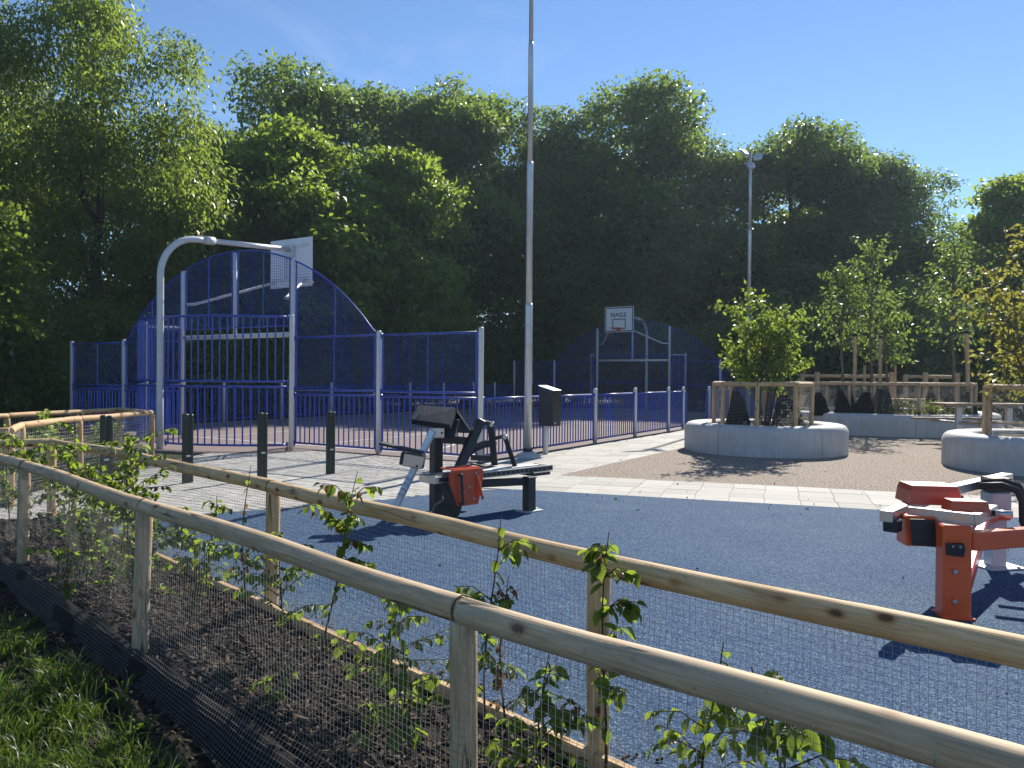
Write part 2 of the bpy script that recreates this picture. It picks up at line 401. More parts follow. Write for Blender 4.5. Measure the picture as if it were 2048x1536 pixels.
class MB:
    def __init__(s):
        s.v = []; s.f = []; s.sm = []
    def add(s, V, F, smooth=False):
        k = len(s.v)
        s.v += [tuple(p) for p in V]
        s.f += [tuple(i + k for i in f) for f in F]
        s.sm += [smooth] * len(F)
        return s
    def box(s, c, size, rot=None, bev=0.0):
        hx, hy, hz = size[0] / 2, size[1] / 2, size[2] / 2
        if isinstance(rot, (int, float)):
            rot = Matrix.Rotation(rot, 3, 'Z')
        if bev <= 0:
            V = [(x, y, z) for x in (-hx, hx) for y in (-hy, hy) for z in (-hz, hz)]
            F = [(0, 1, 3, 2), (4, 6, 7, 5), (0, 4, 5, 1), (2, 3, 7, 6), (0, 2, 6, 4), (1, 5, 7, 3)]
        else:
            b = min(bev, hx * .9, hy * .9, hz * .9)
            V = []; idx = {}
            for sx in (-1, 1):
                for sy in (-1, 1):
                    for sz in (-1, 1):
                        for ax in range(3):
                            p = [sx * (hx - b), sy * (hy - b), sz * (hz - b)]
                            p[ax] += (sx, sy, sz)[ax] * b
                            idx[(sx, sy, sz, ax)] = len(V); V.append(tuple(p))
            F = []
            def q(*k): F.append([idx[x] for x in k])
            for sg in (-1, 1):
                for ax in range(3):
                    o = [a for a in range(3) if a != ax]
                    cs = []
                    for (a, b2) in ((-1, -1), (1, -1), (1, 1), (-1, 1)):
                        t = [0, 0, 0]; t[ax] = sg; t[o[0]] = a; t[o[1]] = b2
                        cs.append((t[0], t[1], t[2], ax))
                    q(*cs)
            for ax in range(3):
                o = [a for a in range(3) if a != ax]
                for a in (-1, 1):
                    for b2 in (-1, 1):
                        t0 = [0, 0, 0]; t0[o[0]] = a; t0[o[1]] = b2; t1 = list(t0)
                        t0[ax] = -1; t1[ax] = 1
                        q((*t0, o[0]), (*t1, o[0]), (*t1, o[1]), (*t0, o[1]))
            for sx in (-1, 1):
                for sy in (-1, 1):
                    for sz in (-1, 1):
                        q((sx, sy, sz, 0), (sx, sy, sz, 1), (sx, sy, sz, 2))
            # make every face point outwards
            F2 = []
            for f in F:
                p = [Vector(V[i]) for i in f]
                n = (p[1] - p[0]).cross(p[2] - p[0])
                ctr = sum(p, Vector()) / len(p)
                F2.append(tuple(f) if n.dot(ctr) > 0 else tuple(reversed(f)))
            F = F2
        c = Vector(c)
        V = [(rot @ Vector(p) if rot is not None else Vector(p)) + c for p in V]
        return s.add(V, F)
    def bar(s, p0, p1, w, h, bev=0.0, up=(0, 0, 1)):
        """rectangular bar from p0 to p1, w across, h along 'up'"""
        p0, p1, up = Vector(p0), Vector(p1), Vector(up)
        d = (p1 - p0); L = d.length; d = d / L
        y = up.cross(d)
        if y.length < 1e-4: y = Vector((1, 0, 0)).cross(d)
        y.normalize(); z = d.cross(y)
        rot = Matrix((d, y, z)).transposed()
        return s.box((p0 + p1) / 2, (L, w, h), rot, bev)
    def tube(s, pts, r, n=8, caps=True, closed=False, smooth=True):
        P = [Vector(p) for p in pts]; m = len(P)
        rr = r if isinstance(r, (list, tuple)) else [r] * m
        k0 = len(s.v); prev = None
        for i in range(m):
            if closed: d = P[(i + 1) % m] - P[i - 1]
            elif i == 0: d = P[1] - P[0]
            elif i == m - 1: d = P[-1] - P[-2]
            else: d = (P[i + 1] - P[i]).normalized() + (P[i] - P[i - 1]).normalized()
            d.normalize()
            if prev is None:
                a = Vector((0, 0, 1)) if abs(d.z) < .9 else Vector((1, 0, 0))
                x = d.cross(a).normalized()
            else:
                x = (prev - d * prev.dot(d)).normalized()
            prev = x; y = d.cross(x)
            for j in range(n):
                t = 2 * PI * j / n
                s.v.append(tuple(P[i] + (x * math.cos(t) + y * math.sin(t)) * rr[i]))
        rng = m if closed else m - 1
        for i in range(rng):
            for j in range(n):
                a = k0 + i * n + j; b = k0 + i * n + (j + 1) % n
                i2 = (i + 1) % m
                c = k0 + i2 * n + (j + 1) % n; e = k0 + i2 * n + j
                s.f.append((a, b, c, e)); s.sm.append(smooth)
        if caps and not closed:
            s.f.append(tuple(k0 + j for j in reversed(range(n)))); s.sm.append(False)
            s.f.append(tuple(k0 + (m - 1) * n + j for j in range(n))); s.sm.append(False)
        return s
    def lathe(s, c, prof, n=16, smooth=True):
        c = Vector(c); k0 = len(s.v)
        for (r, z) in prof:
            for j in range(n):
                t = 2 * PI * j / n
                s.v.append((c.x + r * math.cos(t), c.y + r * math.sin(t), c.z + z))
        for i in range(len(prof) - 1):
            for j in range(n):
                a = k0 + i * n + j; b = k0 + i * n + (j + 1) % n
                s.f.append((a, b, b + n, a + n)); s.sm.append(smooth)
        s.f.append(tuple(k0 + j for j in reversed(range(n)))); s.sm.append(False)
        s.f.append(tuple(k0 + (len(prof) - 1) * n + j for j in range(n))); s.sm.append(False)
        return s
    def prism(s, poly, z0, z1, smooth=False):
        n = len(poly)
        V = [(x, y, z0) for x, y in poly] + [(x, y, z1) for x, y in poly]
        F = [tuple(reversed(range(n))), tuple(range(n, 2 * n))]
        F += [(i, (i + 1) % n, n + (i + 1) % n, n + i) for i in range(n)]
        return s.add(V, F, smooth)
    def extrude(s, poly3, d):
        """planar polygon in 3-D pushed along d"""
        n = len(poly3); d = Vector(d)
        V = [Vector(p) for p in poly3] + [Vector(p) + d for p in poly3]
        F = [tuple(reversed(range(n))), tuple(range(n, 2 * n))]
        F += [(i, (i + 1) % n, n + (i + 1) % n, n + i) for i in range(n)]
        return s.add(V, F)
    def mesh(s, name, mat, off=None):
        me = bpy.data.meshes.new(name)
        v = s.v
        if off is not None:
            v = [(p[0] - off[0], p[1] - off[1], p[2] - off[2]) for p in v]
        me.from_pydata(v, [], s.f)
        me.polygons.foreach_set('use_smooth', s.sm)
        me.update()
        me.materials.append(M[mat] if isinstance(mat, str) else mat)
        return me
    def build(s, name, mat, parent=None, local=False):
        """world coordinates unless local: the mesh is shifted to its parent's place"""
        if parent is None or local:
            o = link(name, s.mesh(name, mat), parent)
            if parent is None: WL[o] = Vector((0, 0, 0))
            return o
        off = WL[parent]
        o = link(name, s.mesh(name, mat, off), parent)
        WL[o] = Vector(off)
        return o

def one(name, mat, base, label, cat, mb, group=None, kind=None):
    """a top-level thing that is a single mesh, origin at base"""
    o = link(name, mb.mesh(name, mat, base), None, base)
    WL[o] = Vector(base)
    return tag(o, label, cat, group, kind)

def post_prof(r, h):
    return [(r, 0), (r, h - r * .9), (r * .92, h - r * .5), (r * .7, h - r * .18), (r * .35, h - .004), (0.002, h)]

def copy_tree(o, parent=None):
    c = o.copy(); COL.objects.link(c); c.parent = parent
    for ch in list(o.children): copy_tree(ch, c)
    return c

def smooth_noise(x, y, seed=0.0):
    return (math.sin(x * 2.1 + seed) * math.cos(y * 1.7 - seed * 1.3) + .5 * math.sin(x * 4.7 - y * 3.9 + seed * 2.2) + .3 * math.sin(x * 9.1 + y * 8.3 + seed)) / 1.8

# ================================================================== SETTING
CA = Vector((-0.59, 14.43)); CANG = 0.5512
CU = Vector((math.sin(CANG), math.cos(CANG))); CV = Vector((-CU.y, CU.x))
BAY, GOAL, CL = 2.544, 3.93, 24.3
CW = 4 * BAY + GOAL
def court(s, t, z=0.0):
    """s across the court from its right side, t along it from the near end"""
    p = CA + CV * s + CU * t
    return Vector((p.x, p.y, z))

def clip(poly, line):
    """keep the part of a convex polygon left of a directed line"""
    (ax, ay), (bx, by) = line
    out = []
    def sd(p): return (bx - ax) * (p[1] - ay) - (by - ay) * (p[0] - ax)
    for i in range(len(poly)):
        p, q = poly[i], poly[(i + 1) % len(poly)]
        a, b = sd(p), sd(q)
        if a >= 0: out.append(p)
        if a * b < 0:
            t = a / (a - b)
            out.append((p[0] + (q[0] - p[0]) * t, p[1] + (q[1] - p[1]) * t))
    return out
def area(p):
    return .5 * sum(p[i][0] * p[(i + 1) % len(p)][1] - p[(i + 1) % len(p)][0] * p[i][1] for i in range(len(p)))
def clip_all(poly, conv):
    if area(conv) < 0: conv = conv[::-1]
    for i in range(len(conv)):
        poly = clip(poly, (conv[i], conv[(i + 1) % len(conv)]))
        if len(poly) < 3: return []
    return poly

def sheet(name, poly, z, mat, thick=0.03, kind='structure'):
    if area(poly) < 0: poly = poly[::-1]
    mb = MB(); mb.prism(poly, z - thick, z)
    return tag(mb.build(name, mat), kind=kind)

tag(MB().add([(-500, -200, -.05), (500, -200, -.05), (500, 900, -.05), (-500, 900, -.05)], [(0, 1, 2, 3)]).build('ground', 'soil_floor'), kind='structure')

# rubber play surface
E1 = Vector((.949, -.316)).normalized()             # direction of the slab band
rub_edge = [(-6.2, 7.35), (-5.0, 8.05), (-4.0, 8.57), (-2.4, 9.34), (-1.81, 9.75), (-.85, 10.52), (-.45, 10.78), (-.16, 10.88), (.05, 10.885), (.30, 10.82)]
q = Vector((.30, 10.82)) + E1 * 16
sheet('rubber_surface', rub_edge + [(q.x, q.y), (14, -4), (3.6, -.55), (.36, 2.85), (-1.55, 4.78), (-3.38, 6.52), (-4.85, 7.82)], .004, 'rubber', .05)

# gravel
GA = Vector((.80, 12.57)); q = GA + E1 * 24; r_ = GA + CU * 21
sheet('gravel_area', [(GA.x, GA.y), (q.x, q.y), (34, 34), (r_.x, r_.y)], -.002, 'gravel', .04)

# court surface with the bulge of the goal recess
cpoly = []
for s_, t_ in ((-.16, -.2), (-.16, CL + .2)): cpoly.append(court(s_, t_)[:2])
for k in range(9):
    a = PI * k / 8
    cpoly.append(court(CW / 2 - 2.7 * math.cos(a), CL + .2 + 1.9 * math.sin(a))[:2])
for s_, t_ in ((CW + .16, CL + .2), (CW + .16, -.2)): cpoly.append(court(s_, t_)[:2])
for k in range(9):
    a = PI * k / 8
    cpoly.append(court(CW / 2 + 2.9 * math.cos(a), -.2 - 2.0 * math.sin(a))[:2])
court_o = sheet('court_surface', [tuple(p) for p in cpoly], .006, 'asphalt', .06)
WL[court_o] = Vector((0, 0, 0))
def strip(pts, w, z):
    mb = MB()
    P = [Vector(p) for p in pts]
    L = []
    for i, p in enumerate(P):
        d = (P[min(i + 1, len(P) - 1)] - P[max(i - 1, 0)]).normalized()
        n = Vector((-d.y, d.x)) * w / 2
        L.append(((p + n), (p - n)))
    V = []
    for a, b in L: V += [(a.x, a.y, z), (b.x, b.y, z)]
    mb.add(V, [(2 * i, 2 * i + 1, 2 * i + 3, 2 * i + 2) for i in range(len(P) - 1)])
    return mb
def cpts(lst): return [court(a, b)[:2] for a, b in lst]
def arc(c, t, r, a0, a1, n=28):
    return [(c + r * math.cos(a0 + (a1 - a0) * k / n), t + r * math.sin(a0 + (a1 - a0) * k / n)) for k in range(n + 1)]
for pts in ([(.5, .5), (CW - .5, .5)], [(.5, CL - .5), (CW - .5, CL - .5)], [(.5, .5), (.5, CL - .5)], [(CW - .5, .5), (CW - .5, CL - .5)],
            [(.5, CL / 2), (CW - .5, CL / 2)], arc(CW / 2, CL / 2, 1.9, 0, 2 * PI, 40), arc(CW / 2, .5, 5.0, 0, PI), arc(CW / 2, CL - .5, 5.0, 0, -PI),
            arc(CW / 2, 4.6, 1.9, 0, PI), arc(CW / 2, CL - 4.6, 1.9, 0, -PI),
            [(CW / 2 - 1.9, .5), (CW / 2 - 1.9, 4.6), (CW / 2 + 1.9, 4.6), (CW / 2 + 1.9, .5)], [(CW / 2 - 1.9, CL - .5), (CW / 2 - 1.9, CL - 4.6), (CW / 2 + 1.9, CL - 4.6), (CW / 2 + 1.9, CL - .5)]):
    strip([Vector(p) for p in cpts(pts)], .055, .010).build('court_line', 'line', court_o)

# paving: base sheet, big slabs on the walk and the band, small blocks on the square
c0 = court(-.16, -.25)
pave_poly = [(-6.6, 7.3), (-6.3, 16.5)] + [tuple(court(s_, -.26)[:2]) for s_ in (9.6, 0)] + [tuple(court(-.17, 30)[:2]), tuple((GA + CU * 21)[:]), tuple(GA), tuple((GA + E1 * 16)[:]), tuple((Vector((.30, 10.82)) + E1 * 16)[:])] + rub_edge[::-1][1:]
pave = sheet('pavement', pave_poly, -.012, 'sand_joint', .02)
WL[pave] = Vector((0, 0, 0))
E2 = Vector((-E1.y, E1.x))
B0 = Vector((.30, 10.82)); J0 = GA - E1 * 2.03
walk = [tuple(GA), tuple(GA + CU * 18), tuple(court(-.18, 22)[:2]), tuple(J0)]
band = [tuple(B0 + E1 * 14), tuple(GA + E1 * 14), tuple(J0), tuple(B0 - E1 * .95)]
n_slab = 0
def slab_obj(poly, name, parent, top):
    c = Vector((sum(p[0] for p in poly) / len(poly), sum(p[1] for p in poly) / len(poly)))
    pin = []
    # chamfered prism: lower ring, upper ring, smaller top ring
    n = len(poly)
    V = []
    for k, z in ((1.0, top - .03), (1.0, top - .003)):
        for p in poly: V.append((p[0] - c.x, p[1] - c.y, z))
    for p in poly:
        d = Vector((p[0] - c.x, p[1] - c.y)); L = max(d.length, .03)
        d = d * (1 - .003 / L)
        V.append((d.x, d.y, top))
    F = [tuple(range(2 * n, 3 * n))]
    for r0 in (0, n):
        F += [(r0 + i, r0 + (i + 1) % n, r0 + n + (i + 1) % n, r0 + n + i) for i in range(n)]
    me = bpy.data.meshes.new(name); me.from_pydata(V, [], F); me.materials.append(M['slab']); me.update()
    return link(name, me, parent, (c.x, c.y, 0))
rs = random.Random(3)
for reg, sx, sy in ((band, .45, .45), (walk, .45, .45)):
    if area(reg) < 0: reg = reg[::-1]
    us = [Vector(p).dot(E1) for p in reg]; vs = [Vector(p).dot(E2) for p in reg]
    j0, j1 = math.floor(min(vs) / sy) - 1, math.ceil(max(vs) / sy) + 1
    i0, i1 = math.floor(min(us) / sx) - 1, math.ceil(max(us) / sx) + 1
    for j in range(j0, j1):
        sh = rs.uniform(-.012, .012)
        for i in range(i0, i1):
            g = .0022
            cell = [(i * sx + sh + g, j * sy + g), ((i + 1) * sx + sh - g, j * sy + g), ((i + 1) * sx + sh - g, (j + 1) * sy - g), (i * sx + sh + g, (j + 1) * sy - g)]
            P = [tuple(E1 * a + E2 * b) for a, b in cell]
            P = clip_all(P, reg)
            if len(P) < 3 or abs(area(P)) < .006: continue
            cx = sum(p[0] for p in P) / len(P); cy = sum(p[1] for p in P) / len(P)
            n_slab += 1
            slab_obj(P, 'slab', pave, rs.uniform(-.0035, .0005))
# small block paving on the square left of the walk: too small to pick apart
sq = [(-6.5, 7.5), (-6.25, 16.3)] + [tuple(court(s_, -.28)[:2]) for s_ in (9.4, .3)] + [tuple(J0 - E1 * .08), tuple(B0 - E1 * 1.02), (-.3, 10.9), (-.2, 10.8)] + [(x - .04, y + .06) for x, y in rub_edge[::-1][3:]]
def inside(p, poly):
    c = False
    for i in range(len(poly)):
        (x1, y1), (x2, y2) = poly[i], poly[i - 1]
        if (y1 > p[1]) != (y2 > p[1]) and p[0] < (x2 - x1) * (p[1] - y1) / (y2 - y1) + x1: c = not c
    return c
mb = MB(); bx, by = .21, .14
D1 = Vector((math.cos(R(-31)), math.sin(R(-31)))); D2 = Vector((-D1.y, D1.x))
for j in range(-10, 160):
    for i in range(-90, 40):
        a = i * bx + (j % 2) * bx / 2; b = j * by
        c = D1 * a + D2 * b
        if not inside(c, sq): continue
        tz = rs.uniform(-.005, -.001); hx, hy = bx / 2 - .0035, by / 2 - .0035
        V = []
        for ins, z in ((0, -.02), (0, tz - .004), (.005, tz)):
            for sx_, sy_ in ((-1, -1), (1, -1), (1, 1), (-1, 1)):
                p = c + D1 * sx_ * (hx - ins) + D2 * sy_ * (hy - ins)
                V.append((p.x, p.y, z))
        F = [(8, 9, 10, 11)]
        for r0 in (0, 4): F += [(r0 + k, r0 + (k + 1) % 4, r0 + 4 + (k + 1) % 4, r0 + 4 + k) for k in range(4)]
        mb.add(V, F)
tag(mb.build('paving_blocks', 'block', pave), kind='stuff')

# ------------------------------------------------------------------ planting bed lines (plan points)
FRONT = [(2.35, .12), (1.70, .75), (.97, 1.43), (.585, 1.84), (-.144, 2.34), (-.90, 3.09), (-2.0, 4.16), (-2.9, 5.05), (-3.80, 5.95), (-4.9, 7.0), (-5.9, 7.05)]
BACK = [(3.1, .25), (2.2, 1.18), (1.37, 2.03), (.35, 2.96), (-.30, 3.66), (-1.54, 4.90), (-2.5, 5.85), (-3.38, 6.74), (-4.82, 7.98), (-5.6, 7.55), (-6.6, 7.0)]
def resample(pts, step):
    P = [Vector(p) for p in pts]; out = [P[0]]; acc = 0
    for a, b in zip(P, P[1:]):
        L = (b - a).length; n = max(1, round(L / step))
        for k in range(1, n + 1): out.append(a.lerp(b, k / n))
    return out
def dist_line(p, pts):
    best = 1e9; sg = 1
    for a, b in zip(pts, pts[1:]):
        a, b = Vector(a), Vector(b); d = b - a
        t = max(0, min(1, (p - a).dot(d) / d.length_squared))
        q = a + d * t
        e = (p - q).length
        if e < best:
            best = e
            sg = 1 if d.x * (p.y - a.y) - d.y * (p.x - a.x) > 0 else -1
    return best * sg
def outside(p):        # metres on the camera's side of the front fence (negative: inside the bed)
    return dist_line(Vector(p), FRONT)

def lawn_z(x, y):
    return .012 * smooth_noise(x * 1.3, y * 1.3, 1.0) + .02 * smooth_noise(x * .6, y * .7, 4.0) + .012 * smooth_noise(x * 4, y * 4, 2.0)
def mulch_z(x, y):
    return .115 + .022 * smooth_noise(x * 2, y * 2, 3.0) + .012 * smooth_noise(x * 6, y * 6, .4)

# lawn soil outside the fence, and the mulch bed: one height field each
def field(name, inside_f, zf, x0, x1, y0, y1, st, mat, kind='structure'):
    nx, ny = int((x1 - x0) / st), int((y1 - y0) / st)
    idx = {}; V = []; F = []
    ok = [[inside_f(x0 + (i + .5) * st, y0 + (j + .5) * st) for j in range(ny)] for i in range(nx)]
    def vi(i, j):
        if (i, j) not in idx:
            x, y = x0 + i * st, y0 + j * st
            idx[(i, j)] = len(V); V.append((x, y, zf(x, y)))
        return idx[(i, j)]
    for i in range(nx):
        for j in range(ny):
            if ok[i][j]: F.append((vi(i, j), vi(i + 1, j), vi(i + 1, j + 1), vi(i, j + 1)))
    return tag(MB().add(V, F, True).build(name, mat), kind=kind)
# sign of outside(): decide once with the camera's own place
SGN = 1 if outside((0, 0)) > 0 else -1
def out_d(x, y): return SGN * dist_line(Vector((x, y)), FRONT)
SGB = 1 if dist_line(Vector((0, 0)), BACK) > 0 else -1
def in_d(x, y): return SGB * dist_line(Vector((x, y)), BACK)     # positive on the bed side of the back fence
def bank(x, y):
    d = out_d(x, y)
    if d <= -.05: return mulch_z(x, y)
    k = max(0.0, 1 - (d + .05) / .20); k = k * k * (3 - 2 * k)
    return mulch_z(x, y) * k + lawn_z(x, y) * (1 - k) - .004 * (1 - k)
field('mulch_bed', lambda x, y: out_d(x, y) < .18 and in_d(x, y) > .02, bank, -6.8, 3.2, -.2, 8.4, .05, 'mulch')
field('lawn', lambda x, y: out_d(x, y) > .10, lawn_z, -12.0, 3.0, -5.0, 9.0, .1, 'soil')

# ================================================================== COURT ENCLOSURE
PR = .052           # post radius
RR = .022           # rail radius
_pk = {}
def picket_mesh(h, r=.0155, n=6):
    k = (round(h, 3), r, n)
    if k not in _pk:
        _pk[k] = MB().tube([(0, 0, 0), (0, 0, h)], r, n, caps=False).mesh('picket', 'blue')
    return _pk[k]
_br = {}
def bracket(parent, p, ang):
    if 'b' not in _br:
        b = MB(); b.box((0, 0, 0), (.055, .05, .075), None, .012); b.box((.0, 0, -.055), (.028, .036, .06), None, .008)
        b.tube([(.0, -.028, -.05), (.0, -.034, -.05)], .011, 6)
        _br['b'] = b.mesh('bracket', 'blue')
    return link('bracket', _br['b'], parent, Vector(p) - WL[parent], (0, 0, ang))

def grid(mb, pts0, z0, z1, cell=.062, r=.0037, ztop=None, n=3):
    """welded wire grid on the vertical plane from pts0[0] to pts0[1]; ztop(f) gives an arched top"""
    a, b = Vector(pts0[0]), Vector(pts0[1]); L = (b - a).length
    nv = max(2, round(L / cell))
    for i in range(1, nv):
        f = i / nv; p = a.lerp(b, f)
        t = ztop(f) if ztop else z1
        if t - z0 > .03: mb.tube([(p.x, p.y, z0), (p.x, p.y, t)], r, n, False)
    zt = max(ztop(k / 40) for k in range(41)) if ztop else z1
    nh = max(2, round((zt - z0) / cell))
    for j in range(1, nh):
        z = z0 + (zt - z0) * j / nh
        if ztop:
            ok = [k / 60 for k in range(61) if ztop(k / 60) > z]
            if len(ok) < 2: continue
            f0, f1 = ok[0], ok[-1]
        else: f0, f1 = 0, 1
        p, q_ = a.lerp(b, f0), a.lerp(b, f1)
        mb.tube([(p.x, p.y, z), (q_.x, q_.y, z)], r, n, False)

def bar_panel(parent, p0, p1, z0, z1, npk, single=True, name='fence_panel', gap=.10, brackets=True):
    """rails, end stiles and round bars between two posts"""
    a, b = Vector(p0).to_2d(), Vector(p1).to_2d(); d = (b - a).normalized(); L = (b - a).length
    a2, b2 = a + d * (PR + .01), b - d * (PR + .01)
    n8 = 8 if single else 5
    mb = MB()
    for z in (z0, z1):
        mb.tube([(a2.x, a2.y, z), (b2.x, b2.y, z)], RR, n8)
    e0, e1 = a + d * gap, b - d * gap
    for e in (e0, e1): mb.tube([(e.x, e.y, z0), (e.x, e.y, z1)], .024, n8, False)
    pan = mb.build(name, 'blue', parent)
    if single:
        me = picket_mesh(z1 - z0)
        for i in range(1, npk + 1):
            p = e0.lerp(e1, i / (npk + 1))
            link('picket', me, pan, Vector((p.x, p.y, z0)) - WL[pan])
        if brackets:
            for e, s_ in ((a + d * (PR + .02), 0), (b - d * (PR + .02), PI)):
                for z in (z0 + .02, z1): bracket(pan, (e.x, e.y, z), math.atan2(d.y, d.x) + s_)
    else:
        m2 = MB()
        for i in range(1, npk + 1):
            p = e0.lerp(e1, i / (npk + 1))
            m2.tube([(p.x, p.y, z0), (p.x, p.y, z1)], .0155, 4, False)
        tag(m2.build('pickets', 'blue', pan), kind='stuff')
    return pan

def mesh_panel(parent, p0, p1, z0, z1, mid=True, gap=.10, single=True, name='mesh_panel'):
    a, b = Vector(p0).to_2d(), Vector(p1).to_2d(); d = (b - a).normalized()
    a2, b2 = a + d * (PR + .01), b - d * (PR + .01)
    n8 = 8 if single else 5
    mb = MB()
    for z in (z0, z1): mb.tube([(a2.x, a2.y, z), (b2.x, b2.y, z)], RR, n8)
    e0, e1 = a + d * gap, b - d * gap
    for e in (e0, e1): mb.tube([(e.x, e.y, z0), (e.x, e.y, z1)], .024, n8, False)
    if mid:
        m_ = (e0 + e1) / 2; mb.tube([(m_.x, m_.y, z0), (m_.x, m_.y, z1)], .014, 6, False)
    pan = mb.build(name, 'blue', parent)
    w = MB(); grid(w, (e0, e1), z0, z1)
    tag(w.build('wire_grid', 'blue', pan), kind='stuff')
    if single:
        for e, s_ in ((a + d * (PR + .02), 0), (b - d * (PR + .02), PI)):
            for z in (z0 + .02, z1): bracket(pan, (e.x, e.y, z), math.atan2(d.y, d.x) + s_)
    return pan

_pm = {}
def fpost(parent, p, h, r=PR, name='post'):
    k = (round(h, 3), r)
    if k not in _pm: _pm[k] = MB().lathe((0, 0, -.03), post_prof(r, h + .03), 14).mesh('post', 'grey')
    return link(name, _pm[k], parent, Vector((p[0], p[1], 0)) - WL[parent])

ZP, ZL, ZT, ZC = 2.56, 1.36, 4.22, 2.53
LOW0, LOW1 = .11, 1.20
UP0, UP1 = 1.30, 2.46
def end_fence(far):
    T = CL if far else 0.0
    sg = 1 if far else -1            # direction of 'outwards' along t
    single = not far
    wh = 'far' if far else 'near'
    # two straight bays on either side of the goal
    for (sa, side) in ((0, 'right'), (2 * BAY + GOAL, 'left')):
        base = court(sa + BAY, T)
        lab = {('near', 'right'): 'tall blue mesh and bar fence bays beside the black bench machine', ('near', 'left'): 'tall blue mesh and bar fence bays behind the low wooden corner',
               ('far', 'right'): 'distant blue mesh fence bays right of the far goal', ('far', 'left'): 'distant blue mesh fence bays left of the far goal'}[(wh, side)]
        f = thing('court_fence', lab, 'fence', base)
        posts = [0, 1] if side == 'right' else [1, 2]
        for k in posts: fpost(f, court(sa + k * BAY, T), ZP)
        for k in (0, 1):
            p0, p1 = court(sa + k * BAY, T), court(sa + (k + 1) * BAY, T)
            bar_panel(f, p0, p1, LOW0, LOW1, 15, single)
            mesh_panel(f, p0, p1, UP0, UP1, True, .10, single)
    # goal frame on the end line
    g0, g1 = 2 * BAY, 2 * BAY + GOAL; gc = CW / 2
    g = thing('football_goal', 'grey football goal with blue arched mesh, ' + ('nearest to the wooden fence' if not far else 'at the far end of the court'), 'goal', court(gc, T))
    for s_ in (g0, g1): fpost(g, court(s_, T), ZT, .056, 'goal_post')
    MB().tube([court(g0 + .05, T, ZC), court(g1 - .05, T, ZC)], .056, 12).build('crossbar', 'grey', g)
    MB().tube([court(gc, T, ZC + .05), court(gc, T, 4.52)], .045, 12).build('mullion', 'grey', g)
    RA = 5.75; ZA = 4.55
    def za(s_): return ZA - (RA - math.sqrt(max(.01, RA * RA - (s_ - gc) ** 2)))
    for (a, b, z0) in ((g0, gc, 2.74), (gc, g1, 2.74), (BAY, g0, UP1), (g1, 3 * BAY + GOAL, UP1)):
        outer = z0 == UP1
        i0 = a + (.10 if not (outer and a < gc) else .05); i1 = b - (.10 if not (outer and a > gc) else .05)
        def zt(f, i0=i0, i1=i1): return za(i0 + (i1 - i0) * f)
        mb = MB()
        n = 14
        mb.tube([court(a + (b - a) * k / n, T, max(z0, za(a + (b - a) * k / n))) for k in range(n + 1)], .019, 8 if single else 5)
        if not outer: mb.tube([court(a + .05, T, z0), court(b - .05, T, z0)], .019, 6)
        for s_ in ((i0, i1, (i0 + i1) / 2) if not outer else ((i1, (i0 + i1) / 2) if a < gc else (i0, (i0 + i1) / 2))):
            mb.tube([court(s_, T, z0), court(s_, T, za(s_))], .022 if s_ in (i0, i1) else .014, 6, False)
        pan = mb.build('arch_panel', 'blue', g)
        w = MB(); grid(w, (court(i0, T), court(i1, T)), z0, None, ztop=zt)
        tag(w.build('wire_grid', 'blue', pan), kind='stuff')
    # recess behind the goal: corner posts, tie bars and two bent bar panels
    o_s, o_w, dep = .62, .60, 1.86
    c0, c1 = (g0 - o_s, T + sg * o_w), (g1 + o_s, T + sg * o_w)
    ZR = 2.92
    for c_, gs in ((c0, g0), (c1, g1)):
        fpost(g, court(*c_), ZR, .05, 'corner_post')
        MB().tube([court(gs, T, 2.80), court(c_[0], c_[1], 2.80)], .03, 10).build('tie_bar', 'grey', g)
        bar_panel(g, court(gs, T), court(*c_), .12, 1.36, 3, False, 'side_panel', .06)
        bar_panel(g, court(gs, T), court(*c_), 1.47, 2.72, 3, False, 'side_panel', .06)
    half = (g1 + o_s - gc); sag = dep - o_w
    RC = (half * half + sag * sag) / (2 * sag); a_m = math.asin(half / RC)
    def rp(al): return court(gc + RC * math.sin(al), T + sg * (dep - RC + RC * math.cos(al)))
    for (a0, a1) in ((-a_m, 0), (0, a_m)):
        for (z0, z1) in ((.13, 1.37), (1.48, 2.86)):
            da = .035 * (1 if a1 > a0 else -1)
            mb = MB(); n = 12
            for z in (z0, z1):
                mb.tube([rp(a0 + da + (a1 - a0 - 2 * da) * k / n).to_2d().to_3d() + Vector((0, 0, z)) for k in range(n + 1)], RR + .002, 8 if single else 5)
            pan = mb.build('curved_panel', 'blue', g)
            npk = 17
            if single:
                me = picket_mesh(z1 - z0, .017)
                for i in range(1, npk + 1):
                    p = rp(a0 + (a1 - a0) * i / (npk + 1))
                    link('picket', me, pan, Vector((p.x, p.y, z0)) - WL[pan])
                for al in (a0 + .025, a1 - .025):
                    p = rp(al); q2 = rp(al + .02)
                    for z in (z0 + .02, z1): bracket(pan, (p.x, p.y, z), math.atan2(q2.y - p.y, q2.x - p.x))
            else:
                m2 = MB()
                for i in range(1, npk + 1):
                    p = rp(a0 + (a1 - a0) * i / (npk + 1)); m2.tube([(p.x, p.y, z0), (p.x, p.y, z1)], .017, 4, False)
                tag(m2.build('pickets', 'blue', pan), kind='stuff')
    # basketball hoop on an arched pole
    pw = dep + .08
    h = thing('basketball_hoop', ('white basketball board seen from behind on an arched grey pole' if not far else 'white printed basketball board with orange rim facing the camera'), 'basketball hoop', court(gc, T + sg * pw))
    zb = 3.75; rb = .92; zt_ = zb + rb
    pts = [court(gc, T + sg * pw, z) for z in (-.03, 1.0, 2.0, 3.0)]
